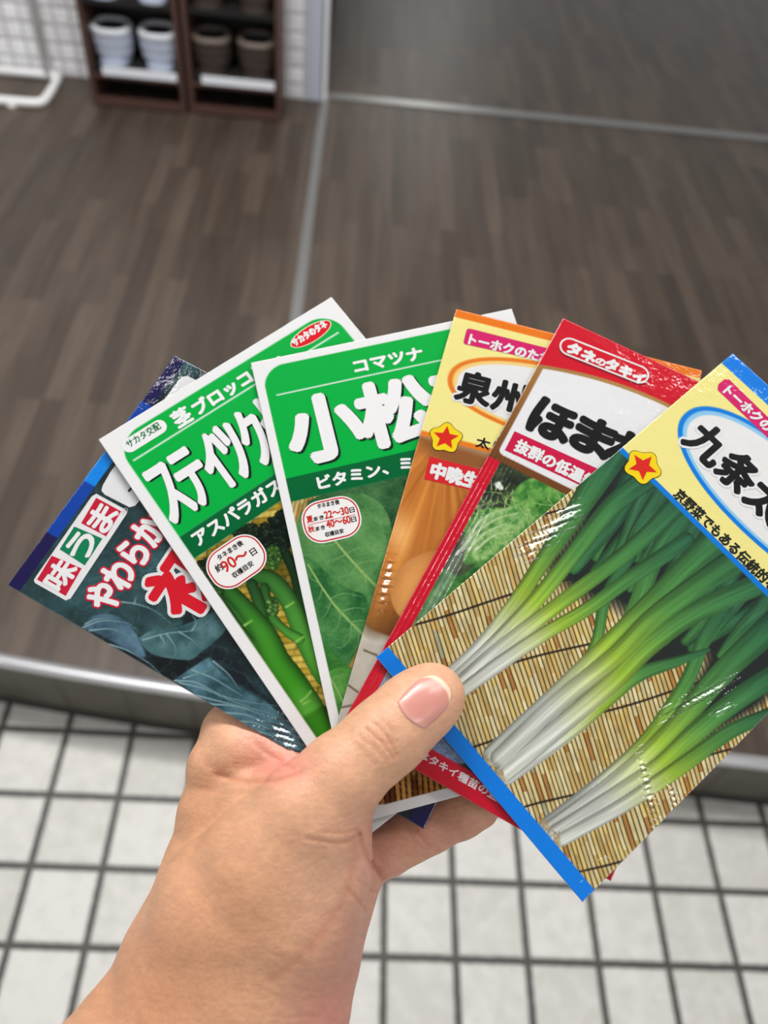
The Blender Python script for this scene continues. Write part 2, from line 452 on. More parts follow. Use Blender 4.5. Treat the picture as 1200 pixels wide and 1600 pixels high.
def sd_poly(X, Y, pts):
    P = np.array(pts, float); d = np.full(X.shape, 1e9, np.float32); s = np.zeros(X.shape, bool)
    n = len(P)
    for i in range(n):
        a = P[i]; b = P[(i + 1) % n]; e = b - a
        wx = X - a[0]; wy = Y - a[1]
        t = np.clip((wx * e[0] + wy * e[1]) / max(e @ e, 1e-9), 0, 1)
        d = np.minimum(d, (wx - e[0] * t) ** 2 + (wy - e[1] * t) ** 2)
        c = ((a[1] > Y) != (b[1] > Y))
        if abs(e[1]) > 1e-9: s ^= c & (X < a[0] + (Y - a[1]) * e[0] / e[1])
    d = np.sqrt(d); return np.where(s, -d, d)

class Packet:
    def __init__(self, name, TL, TR, BLp, layer, W=None, H=None, grid=0.3, gloss=True, bulge=0.5, label='', lock=False):
        self.off = layer
        a = cam_pt(*TL, layer); b = cam_pt(*TR, layer); c = cam_pt(*BLp, layer)
        u = (b - a); v = (c - a)
        self.W = W or np.linalg.norm(u); self.H = H or np.linalg.norm(v)
        u /= np.linalg.norm(u); v /= np.linalg.norm(v)
        # orthonormal in the plane, sharing the error between both edges
        m1 = u + v; m2 = u - v; m1 /= np.linalg.norm(m1); m2 -= m1 * (m1 @ m2); m2 /= np.linalg.norm(m2)
        self.ex = (m1 + m2) / np.sqrt(2); self.ey = (m1 - m2) / np.sqrt(2)
        if lock:                               # only the long edge is known exactly
            self.ey = v; self.ex = u - v * (u @ v); self.ex /= np.linalg.norm(self.ex)
        self.o = a; self.bulge = bulge; self.ridges = []; self.facets = []; self.gloss = gloss; self.name = name; self.grid = grid
        self.label = label
        self.nu = int(round(self.W / grid)) + 1; self.nv = int(round(self.H / grid)) + 1
        uu, vv = np.meshgrid(np.linspace(0, self.W, self.nu), np.linspace(0, self.H, self.nv))
        self.u = uu.ravel().astype(np.float32); self.v = vv.ravel().astype(np.float32)
        P = self.o + np.outer(self.u, self.ex) + np.outer(self.v, self.ey)
        self.X = (P[:, 0] / P[:, 2] * F + 600).astype(np.float32); self.Y = (P[:, 1] / P[:, 2] * F + 800).astype(np.float32)
        self.C = np.zeros((len(self.u), 3), np.float32)
        self.aa = 1.1
        self.mats = {}
    def uv(self, px, py):
        d = np.array([(px - 600) / F, (py - 800) / F, 1.0])
        t = (self.o @ _NN) / (d @ _NN); q = d * t - self.o
        return np.array([q @ self.ex, q @ self.ey])
    def px(self, u, v):
        p = self.o + self.ex * u + self.ey * v
        return np.array([p[0] / p[2] * F + 600, p[1] / p[2] * F + 800])
    # ---- painting the printed front (vertex colours)
    def put(self, cov, col, idx=None):
        col = np.asarray(col, np.float32)
        if idx is None:
            self.C += (col - self.C) * cov[:, None]
        else:
            self.C[idx] += (col - self.C[idx]) * cov[:, None]
    def cov(self, d, soft=None):
        s = soft or self.aa
        return np.clip(0.5 - d / s, 0, 1)
    def fill(self, col): self.C[:] = col
    def band(self, v0, v1, col, u0=-9, u1=999):
        s = 0.25
        c = np.clip((self.v - v0) / s + .5, 0, 1) * np.clip((v1 - self.v) / s + .5, 0, 1) * np.clip((self.u - u0) / s + .5, 0, 1) * np.clip((u1 - self.u) / s + .5, 0, 1)
        self.put(c, col); return c
    def rrect_cov(self, u0, u1, v0, v1, r):
        cx, cy = (u0 + u1) / 2, (v0 + v1) / 2
        qx = np.abs(self.u - cx) - (u1 - u0) / 2 + r; qy = np.abs(self.v - cy) - (v1 - v0) / 2 + r
        d = np.hypot(np.maximum(qx, 0), np.maximum(qy, 0)) + np.minimum(np.maximum(qx, qy), 0) - r
        return np.clip(0.5 - d / 0.25, 0, 1)
    def ell_cov(self, cu, cv, a, b, p=2.0):
        k = (np.abs((self.u - cu) / a) ** p + np.abs((self.v - cv) / b) ** p) ** (1 / p)
        return np.clip(0.5 - (k - 1) * min(a, b) / 0.25, 0, 1)
    def sub(self, pts, pad):
        P = np.array(pts)
        return np.where((self.X > P[:, 0].min() - pad) & (self.X < P[:, 0].max() + pad) & (self.Y > P[:, 1].min() - pad) & (self.Y < P[:, 1].max() + pad))[0]
    def poly(self, pts, col, soft=None, smooth=0, tex=None, clip=None):
        if smooth: pts = crom(list(pts) + [pts[0]], smooth)[:-1]
        i = self.sub(pts, 6 + (soft or 0))
        if not len(i): return
        d = sd_poly(self.X[i], self.Y[i], pts); c = self.cov(d, soft)
        if clip is not None: c = c * clip[i]
        if tex is not None:
            t = tex(self.X[i], self.Y[i])[:, None]
            col = np.asarray(col[0], np.float32) * (1 - t) + np.asarray(col[1], np.float32) * t
        self.put(c, col, i)
    def stroke(self, pts, r, stops, shade=0.45, streak=0.0, side=0.0, soft=None, clip=None, seed=0, n=8, alpha=1.0):
        """a tapering printed brush stroke: stops = [(t, colour)], r = radius or list of radii"""
        P = crom(pts, n); m = len(P)
        rr = np.interp(np.linspace(0, 1, m), np.linspace(0, 1, len(r)), r) if isinstance(r, (list, tuple)) else np.full(m, float(r))
        i = self.sub(P, rr.max() + 3)
        if not len(i): return
        x = self.X[i]; y = self.Y[i]
        best = np.full(len(i), 1e9, np.float32); tt = np.zeros(len(i), np.float32); sd = np.zeros(len(i), np.float32); dd = np.full(len(i), 1e9, np.float32)
        L = np.concatenate([[0], np.cumsum(np.hypot(*np.diff(P, axis=0).T))]); L /= L[-1]
        for k in range(m - 1):
            a = P[k]; e = P[k + 1] - a; ee = max(e @ e, 1e-9)
            wx = x - a[0]; wy = y - a[1]; t = np.clip((wx * e[0] + wy * e[1]) / ee, 0, 1)
            d = np.hypot(wx - e[0] * t, wy - e[1] * t); rad = rr[k] + (rr[k + 1] - rr[k]) * t
            q = d - rad; b = q < best
            best = np.where(b, q, best); dd = np.where(b, d / np.maximum(rad, .3), dd)
            tt = np.where(b, L[k] + (L[k + 1] - L[k]) * t, tt)
            sd = np.where(b, (wx * e[1] - wy * e[0]) / np.sqrt(ee) / np.maximum(rad, .3), sd)
        c = self.cov(best, soft) * alpha
        if clip is not None: c = c * clip[i]
        T_ = [s[0] for s in stops]; K = np.array([s[1] for s in stops], float)
        col = np.stack([np.interp(tt, T_, K[:, j]) for j in range(3)], 1)
        f = 1 - shade * np.clip(dd, 0, 1) ** 2.2 + side * sd
        if streak: f = f + streak * (vnoise(tt * 6 + seed, sd * 5 + seed * 3.1, seed) - .5) * 2
        self.put(c, np.clip(col * f[:, None], 0, 255), i)
    # ---- geometry
    def z(self, u, v):
        su = np.clip(np.sin(np.pi * np.clip(u / self.W, 0, 1)), 0, 1); sv = np.clip(np.sin(np.pi * np.clip(v / self.H, 0, 1)), 0, 1)
        z = self.bulge * su ** 0.8 * sv ** 0.8
        for P, h, wd in self.ridges:
            d = np.full(np.shape(u), 1e9)
            for a, b in zip(P[:-1], P[1:]):
                e = b - a; t = np.clip(((u - a[0]) * e[0] + (v - a[1]) * e[1]) / (e @ e), 0, 1)
                d = np.minimum(d, np.hypot(u - a[0] - e[0] * t, v - a[1] - e[1] * t))
            z = z + h * np.exp(-(d / wd) ** 2)
        for c, t, g, ln, wd in self.facets:
            du, dv = u - c[0], v - c[1]
            al = du * t[0] + dv * t[1]; pe = dv * t[0] - du * t[1]
            q = 1 + .5 * (vnoise(np.asarray(al) / 1.9, np.asarray(pe) / .8, 91) - .5)
            win = np.exp(-(al / ln / q) ** 4 - (pe / wd / q) ** 2)
            q = g[0] * du + g[1] * dv
            z = z + (q - .95 * np.round(q / .95)) * win
            wn = np.exp(-(al / ln / 1.25) ** 4 - (pe / wd / 1.5) ** 2)
            z = z + wn * (.085 * (vnoise(np.asarray(u) / .95, np.asarray(v) / .95, 93) - .5) + .05 * (vnoise(np.asarray(u) / .55, np.asarray(v) / .55, 95) - .5))
        return z
    def crumple(self, A, B, wd, lean=1.0):
        """a shallow tilted dent in the film running from A to B, turned to mirror the added lamp"""
        a, b = self.uv(*A), self.uv(*B); c = (a + b) / 2; t = b - a; ln = np.linalg.norm(t) / 2; t = t / np.linalg.norm(t)
        P = cam2world(self.o + self.ex * c[0] + self.ey * c[1])
        V_ = CAM - P; V_ /= np.linalg.norm(V_); L_ = np.array(GLINT_LAMP) - P; L_ /= np.linalg.norm(L_)
        hv = V_ + L_; hv /= np.linalg.norm(hv)
        n = camdir2world(_NN); k = hv / (hv @ n)
        g = -np.array([k @ camdir2world(self.ex), k @ camdir2world(self.ey)]) * lean
        e = 0.4                             # leave out what the bulge of the packet already gives
        gz = np.array([(self.z(c[0] + e, c[1]) - self.z(c[0] - e, c[1])) / (2 * e), (self.z(c[0], c[1] + e) - self.z(c[0], c[1] - e)) / (2 * e)])
        self.facets.append((c, t, g - gz, ln, wd))
    def build(self, rough=0.32, coat=1.0, wr=0.25, zfun=None):
        nu, nv = self.nu, self.nv
        z = self.z(self.u.astype(float), self.v.astype(float))
        if zfun is not None: z = z + zfun(self.u, self.v)
        nf = nu * nv
        bu, bv = 19, 31
        B = np.array([(self.W * i / (bu - 1), self.H * j / (bv - 1)) for j in range(bv) for i in range(bu)])
        zb = -0.25 - 0.9 * np.sin(np.pi * B[:, 0] / self.W).clip(0) ** .7 * np.sin(np.pi * B[:, 1] / self.H).clip(0) ** .7
        loop = [j for j in range(nu)] + [j * nu + nu - 1 for j in range(1, nv)] + [(nv - 1) * nu + j for j in range(nu - 2, -1, -1)] + [j * nu for j in range(nv - 2, 0, -1)]
        loop = np.array(loop)
        V = np.concatenate([np.stack([self.u, -self.v, z], 1), np.stack([B[:, 0], -B[:, 1], zb], 1), np.stack([self.u[loop], -self.v[loop], np.full(len(loop), -0.25)], 1)])
        V[:, 0] -= self.W / 2; V[:, 1] += self.H
        V *= MM
        ii, jj = np.meshgrid(np.arange(nu - 1), np.arange(nv - 1)); a = (jj * nu + ii).ravel()
        Fq = np.stack([a, a + nu, a + nu + 1, a + 1], 1)
        ii, jj = np.meshgrid(np.arange(bu - 1), np.arange(bv - 1)); b = (jj * bu + ii).ravel() + nf
        Fb = np.stack([b, b + 1, b + bu + 1, b + bu], 1)
        s = nf + bu * bv + np.arange(len(loop)); s2 = np.roll(s, -1); l2 = np.roll(loop, -1)
        Fs = np.stack([loop, l2, s2, s], 1)
        Q = np.concatenate([Fq, Fb, Fs]).astype(np.int32)
        me = bpy.data.meshes.new(self.name)
        me.vertices.add(len(V)); me.vertices.foreach_set('co', V.astype(np.float32).ravel())
        me.loops.add(Q.size); me.loops.foreach_set('vertex_index', Q.ravel())
        me.polygons.add(len(Q)); me.polygons.foreach_set('loop_start', np.arange(0, Q.size, 4, dtype=np.int32))
        try: me.polygons.foreach_set('loop_total', np.full(len(Q), 4, np.int32))
        except Exception: pass
        sm = np.ones(len(Q), bool); sm[len(Fq) + len(Fb):] = False
        me.polygons.foreach_set('use_smooth', sm)
        col = np.ones((len(V), 4), np.float32); col[:nf, :3] = lin(np.clip(self.C, 0, 255)) * PAPER; col[nf:, :3] = lin((232, 232, 228)) * PAPER
        col[nf + bu * bv:, :3] = col[loop, :3]
        at = me.color_attributes.new('print', 'FLOAT_COLOR', 'POINT'); at.data.foreach_set('color', col.ravel())
        me.update(calc_edges=True); me.validate()
        m, nt, bs = nodes_mat('printed_' + ('gloss_film' if self.gloss else 'coated_paper'))
        ca = N(nt, 'ShaderNodeVertexColor'); ca.layer_name = 'print'
        nt.links.new(ca.outputs[0], bs.inputs['Base Color'])
        self.finish(nt, bs, rough, coat, wr)
        self.par = (rough, coat, wr)
        me.materials.append(m)
        o = bpy.data.objects.new('seed_packet', me)
        X = camdir2world(self.ex); Yv = -camdir2world(self.ey); Z = np.cross(X, Yv)
        org = cam2world(self.o + self.ex * self.W / 2 + self.ey * self.H)
        o.matrix_world = Matrix(((X[0], Yv[0], Z[0], org[0]), (X[1], Yv[1], Z[1], org[1]), (X[2], Yv[2], Z[2], org[2]), (0, 0, 0, 1)))
        link(o, None, label=self.label, category='seed packet', group='seed packets fanned out in the hand')
        self.obj = o
        return o
    def finish(self, nt, bs, rough, coat, wr):
        bs.inputs['Roughness'].default_value = rough
        bs.inputs['Coat Weight'].default_value = coat; bs.inputs['Coat Roughness'].default_value = 0.05; bs.inputs['Coat IOR'].default_value = 1.7 if coat > .5 else 1.5
        bs.inputs['Specular IOR Level'].default_value = 0.05
        if wr > 0:
            oc = objcoord(nt)
            a = noise(nt, oc, 900, 2, 0.6); b = noise(nt, oc, 90, 3, 0.5)
            h = mth(nt, 'ADD', mth(nt, 'MULTIPLY', a, 0.16), b)
            bp = N(nt, 'ShaderNodeBump'); bp.inputs['Strength'].default_value = wr; bp.inputs['Distance'].default_value = 0.0012
            nt.links.new(h, bp.inputs['Height']); nt.links.new(bp.outputs[0], bs.inputs['Normal'])
            nt.links.new(bp.outputs[0], bs.inputs['Coat Normal'])
    def ink(self, rgb):
        k = tuple(rgb)
        if k not in self.mats:
            m, nt, bs = nodes_mat('ink_on_' + self.name)
            bs.inputs['Base Color'].default_value = (*(lin(rgb) * PAPER), 1)
            self.finish(nt, bs, *self.par)
            self.mats[k] = m
        return self.mats[k]
    def decal(self, name, layers, parent=None, label=None):
        """layers: [(list of (verts uv, faces), rgb, lift mm)] -> ONE printed part"""
        V = []; Fc = []; MI = []; mats = []
        for geo, rgb, lift in layers:
            m = self.ink(rgb)
            if m not in mats: mats.append(m)
            mi = mats.index(m)
            for kk, (uvv, fs) in enumerate(geo):
                uvv = np.asarray(uvv, float); base = len(V)
                z = self.z(uvv[:, 0], uvv[:, 1]) + lift + 0.002 * (len(geo) - kk)
                V += list(zip(uvv[:, 0] - self.W / 2, self.H - uvv[:, 1], z))
                Fc += [tuple(base + i for i in f) for f in fs]; MI += [mi] * len(fs)
        V = [(x * MM, y * MM, z * MM) for x, y, z in V]
        par = parent or self.obj
        o = mesh_obj(name, V, Fc, mats, par)
        o.data.polygons.foreach_set('material_index', MI)
        # every face looks outwards
        bm = bmesh.new(); bm.from_mesh(o.data)
        for f in bm.faces:
            if f.normal.z < 0: f.normal_flip()
        bm.to_mesh(o.data); bm.free()
        if label: o['label'] = label
        return o
    def text_geo(self, s, A, B=None, h=16, w=None, bold=0.0, slant=0.0, ring=8):
        """A, B = picture positions of the lower left / lower right of the word, h = its height in picture pixels"""
        vt, ft = glyphs(s)
        a = self.uv(*A); sc = (self.o + self.ex * a[0] + self.ey * a[1])[2] / F
        if B is not None: wd = (self.uv(*B) - a)[0]
        else: wd = w * sc
        hh = h * sc
        mn = vt.min(0); mx = vt.max(0)
        q = (vt - mn) / (mx - mn)
        base = np.stack([a[0] + q[:, 0] * wd + slant * q[:, 1] * hh, a[1] - q[:, 1] * hh], 1)
        return self.thick(base, ft, bold * sc, ring)
    def thick(self, base, ft, r, ring=8):
        out = [(base, ft)]
        if r > 0:
            for k in range(ring):
                t = 2 * math.pi * k / ring
                out.append((base + np.array([math.cos(t), math.sin(t)]) * r, ft))
        return out
    def shift(self, geo, du, dv):
        """moved on the sheet by picture pixels along / across the lettering"""
        sc = 0.21
        return [(g + np.array([du, dv]) * sc, f) for g, f in geo]
    def plate(self, pts_uv): return [(np.array(pts_uv), [tuple(range(len(pts_uv)))])]
    def rr(self, c, w_, h_, r, grow=0.0):
        """rounded rectangle centred at picture position c, sizes in picture px"""
        c = self.uv(*c); sc = (self.o + self.ex * c[0] + self.ey * c[1])[2] / F
        w2, h2, r = (w_ / 2 + grow) * sc, (h_ / 2 + grow) * sc, (r + grow) * sc
        r = min(r, w2 - 1e-3, h2 - 1e-3)
        P = []
        for sx, sy, a0 in ((1, 1, 0), (-1, 1, 90), (-1, -1, 180), (1, -1, 270)):
            for k in range(9):
                t = math.radians(a0 + k * 11.25); P.append((c[0] + sx * (w2 - r) + math.cos(t) * r, c[1] + sy * (h2 - r) + math.sin(t) * r))
        return self.plate(P)
    def oval(self, c, w_, h_, grow=0.0):
        c = self.uv(*c); sc = (self.o + self.ex * c[0] + self.ey * c[1])[2] / F
        return self.plate([(c[0] + (w_ / 2 + grow) * sc * math.cos(t), c[1] + (h_ / 2 + grow) * sc * math.sin(t)) for t in np.linspace(0, 2 * math.pi, 48, endpoint=False)])
    def polypx(self, pts): return self.plate([self.uv(*p) for p in pts])

_gl = {}
def glyphs(s):
    if s in _gl: return _gl[s]
    c = bpy.data.curves.new('lettering', 'FONT'); c.body = s; c.resolution_u = 4
    o = bpy.data.objects.new('lettering', c); COL.objects.link(o)
    dg = bpy.context.evaluated_depsgraph_get()
    me = bpy.data.meshes.new_from_object(o.evaluated_get(dg))
    v = np.array([(p.co.x, p.co.y) for p in me.vertices]); f = [tuple(p.vertices) for p in me.polygons]
    bpy.data.objects.remove(o); bpy.data.curves.remove(c); bpy.data.meshes.remove(me)
    _gl[s] = (v, f); return v, f

def star_badge(pk, c, R):
    cu = pk.uv(*c); sc = (pk.o + pk.ex * cu[0] + pk.ey * cu[1])[2] / F
    def flower(r):
        return pk.plate([(cu[0] + sc * r * (0.90 + 0.10 * math.cos(5 * (t - rot))) * math.sin(t), cu[1] - sc * r * (0.90 + 0.10 * math.cos(5 * (t - rot))) * math.cos(t)) for t in np.linspace(0, 2 * math.pi, 80, endpoint=False)])
    rot = -0.12
    st = [(cu[0] + sc * R * (0.80 if k % 2 == 0 else 0.36) * math.sin(rot + k * math.pi / 5), cu[1] - sc * R * (0.80 if k % 2 == 0 else 0.36) * math.cos(rot + k * math.pi / 5)) for k in range(10)]
    b = pk.decal('star_badge', [(flower(R + 1.2), (60, 50, 20), 0.10), (flower(R), (255, 222, 20), 0.13)])
    cs = [(np.array([(cu[0], cu[1])] + st), [(0, 1 + k, 1 + (k + 1) % 10) for k in range(10)])]
    pk.decal('star', [(cs, (228, 40, 26), 0.16)], b)
    return b

GREEN = (0, 178, 68); DGREEN = (0, 102, 52); WHITE = (244, 244, 245); BLACK = (20, 20, 22); RED = (214, 30, 44)

def bamboo(pk, dirv, pitch, cols, gap, seed, line=0.16, X=None):
    """thin printed sticks running along dirv (picture direction)"""
    dx, dy = dirv; L = math.hypot(dx, dy); dx /= L; dy /= L
    s = (pk.X * dy - pk.Y * dx); t = pk.X * dx + pk.Y * dy
    s = s + 1.6 * (vnoise(t * 0.012, s * 0.02, seed) - .5) * pitch * 0.5
    q = s / pitch; k = np.floor(q); f = q - k
    r1 = _lat[(k.astype(int) * 7 + seed) & 255, 3]; r2 = _lat[(k.astype(int) * 13 + seed) & 255, 11]
    seg = np.floor(t / 46 + r2 * 9).astype(int)
    r3 = _lat[(k.astype(int) * 5 + seed) & 255, seg & 255]
    C = np.array(cols, float)
    idx = np.minimum((r1 * 0.55 + r3 * 0.45) * len(C), len(C) - 1e-3)
    i0 = idx.astype(int); col = C[i0]
    sh = 1 - 0.35 * np.abs(f - .5) ** 2 * 4 + 0.14 * (vnoise(t * 0.06, k * 3.3, seed + 2) - .5)
    col = col * sh[:, None]
    dark = np.clip((0.5 * line - np.minimum(f, 1 - f)) / 0.07 + .5, 0, 1)
    return col * (1 - dark[:, None]) + np.array(gap, float) * dark[:, None]

# ---------------- 1 cabbage (rearmost)
LB = 'dark teal cabbage seed packet with blue banded top at the left end'
P1 = Packet('cabbage_packet', (12, 914), (274, 556), (487, 1190), 9.6, H=154.2, grid=0.32, bulge=0.35, label=LB)
def paint_cabbage(p):
    n1 = fbm(p.X / 90, p.Y / 90, 1); n2 = fbm(p.X / 22, p.Y / 22, 4)
    t = np.clip((n1 - .3) * 2.2, 0, 1)[:, None]
    p.C[:] = np.array((16, 28, 32)) * (1 - t) + np.array((48, 84, 88)) * t
    p.C *= (0.8 + 0.4 * n2)[:, None]
    leaf = lambda s: (lambda x, y: np.clip(fbm(x / 30, y / 30, s) * 1.5 - .25, 0, 1))
    c1 = lambda x, y: (100 + x / 3.0, 900 + y / 3.0)
    A = lambda L: [c1(*q) for q in L]
    p.poly(A([(90, 245), (130, 190), (220, 180), (300, 215), (350, 290), (380, 380), (300, 350), (170, 275)]), ((42, 66, 84), (98, 134, 156)), 3, 5, leaf(5))
    p.poly(A([(350, 290), (420, 250), (560, 230), (720, 170), (760, 250), (640, 360), (580, 395), (440, 375), (380, 340)]), ((36, 72, 76), (92, 134, 138)), 2, 6, leaf(8))
    p.poly(A([(230, 110), (330, 60), (420, 120), (560, 220), (400, 260), (350, 280), (290, 200)]), ((28, 52, 56), (62, 96, 98)), 3, 6, leaf(9))
    p.poly(A([(410, 380), (500, 390), (580, 400), (580, 440), (520, 470), (470, 470)]), (8, 14, 18), 3, 5)
    p.poly(A([(515, 490), (600, 430), (700, 380), (820, 430), (960, 600), (1080, 700), (1180, 850), (1100, 850), (900, 740), (700, 610)]), ((34, 68, 78), (104, 150, 166)), 3, 5, leaf(12))
    p.poly(A([(700, 330), (800, 400), (900, 520), (980, 600), (900, 560), (800, 500), (690, 390)]), (14, 26, 32), 8, 5)
    lt = (140, 176, 184); vein = [(0, lt), (1, (84, 122, 130))]
    for s in ([(520, 490), (620, 500), (740, 560), (860, 590), (1010, 610)], [(540, 500), (660, 530), (800, 590), (950, 640)],
              [(620, 560), (740, 590), (860, 620), (1010, 650)], [(680, 600), (800, 610), (900, 640), (1040, 690)], [(740, 640), (850, 650), (950, 690), (1060, 730)],
              [(800, 680), (900, 690), (1000, 740)], [(600, 440), (700, 480), (800, 540), (880, 590)], [(700, 400), (770, 460), (820, 530)],
              [(870, 730), (950, 740), (1050, 800)], [(560, 480), (620, 460), (720, 430)]):
        p.stroke(A(s), [1.6, .8], vein, 0.2, soft=1.6)
    for s in ([(370, 300), (480, 270), (620, 250), (720, 180)], [(450, 275), (470, 320), (430, 350)], [(540, 262), (600, 300), (640, 340)], [(480, 270), (520, 330), (520, 380)], [(600, 255), (620, 220), (600, 180)],
              [(240, 120), (330, 130), (420, 160), (500, 220)], [(330, 130), (340, 90)], [(210, 320), (300, 350), (400, 410), (460, 470)], [(90, 240), (180, 210), (290, 220), (340, 250)], [(120, 255), (230, 250), (330, 300)], [(100, 225), (160, 200), (250, 200)]):
        p.stroke(A(s), [1.5, .7], vein, 0.2, soft=1.8)
    for sc_, al_, sd_ in ((38, .16, 80), (17, .10, 82)):
        q = fbm(p.X / sc_, p.Y / sc_, sd_, 3); p.put(al_ * np.exp(-((q - .5) / .022) ** 2), (120, 158, 166))
    p.band(p.H - 5.5, p.H + 1, (24, 18, 84))
    p.band(-1, 4.6, (24, 16, 78))
    W = p.W
    p.band(-1, 4.6, (0, 66, 170), W * .214, W * .786); p.band(-1, 4.6, (0, 138, 238), W * .43, W * .62)
paint_cabbage(P1)
P1.crumple((418, 1124), (474, 1180), 4.2)
P1.build(rough=0.32, coat=1.0, wr=0.35)
c1 = lambda x, y: (x / 3.479, 540 + y / 3.479)
bx = P1.decal('variety_label', [(P1.polypx([c1(560, 760), c1(600, 690), c1(960, 205), c1(985, 172), c1(1020, 165), c1(1180, 250), c1(800, 800), c1(735, 872), c1(705, 880), c1(572, 812), c1(552, 790)]), (236, 236, 238), 0.10)])
P1.decal('label_lettering', [(P1.text_geo('ち', (216, 776), (236, 748), 22, bold=1.0), BLACK, 0.14)], bx)
box = P1.decal('taste_badge', [(P1.polypx([c1(185, 1275), c1(200, 1250), c1(500, 820), c1(525, 806), c1(683, 893), c1(692, 912), c1(385, 1375), c1(358, 1386), c1(190, 1290)]), (240, 238, 240), 0.10),
    (P1.polypx([c1(202, 1272), c1(282, 1142), c1(445, 1212), c1(358, 1362)]), (206, 24, 56), 0.13),
    (P1.polypx([c1(325, 1108), c1(405, 984), c1(558, 1050), c1(462, 1196)]), (0, 128, 84), 0.13),
    (P1.polypx([c1(442, 966), c1(524, 828), c1(660, 902), c1(578, 1038)]), (206, 24, 56), 0.13)])
for ch, a, b in (('味', c1(340, 1345), c1(428, 1215)), ('う', c1(460, 1180), c1(540, 1060)), ('ま', c1(575, 1025), c1(650, 912))):
    P1.decal('badge_lettering', [(P1.text_geo(ch, a, b, 40, bold=1.7), WHITE, 0.17)], box)
P1.decal('registered_mark', [(P1.text_geo('®', c1(680, 925), c1(700, 890), 9), (200, 200, 200), 0.12)], box)
g = P1.text_geo('やわらかキャベツ', (176, 961), (360, 711), 56, bold=2.4)
g2 = P1.text_geo('やわらかキャベツ', (176, 961), (360, 711), 56, bold=5.2, ring=12)
P1.decal('slogan_lettering', [(g2, (205, 28, 60), 0.11), (g, WHITE, 0.15)])
A_, B_ = (303, 975), (373, 880)
P1.decal('title_lettering', [(P1.text_geo('初', A_, B_, 102, bold=9.5, ring=16), (238, 236, 236), 0.11), (P1.text_geo('初', A_, B_, 102, bold=4.2, ring=12), (222, 16, 40), 0.15),
                             (P1.text_geo('恋', (376, 862), (442, 773), 92, bold=12.5, ring=16), (238, 236, 236), 0.11), (P1.text_geo('恋', (376, 862), (442, 773), 92, bold=6.0, ring=12), (222, 16, 40), 0.15)])

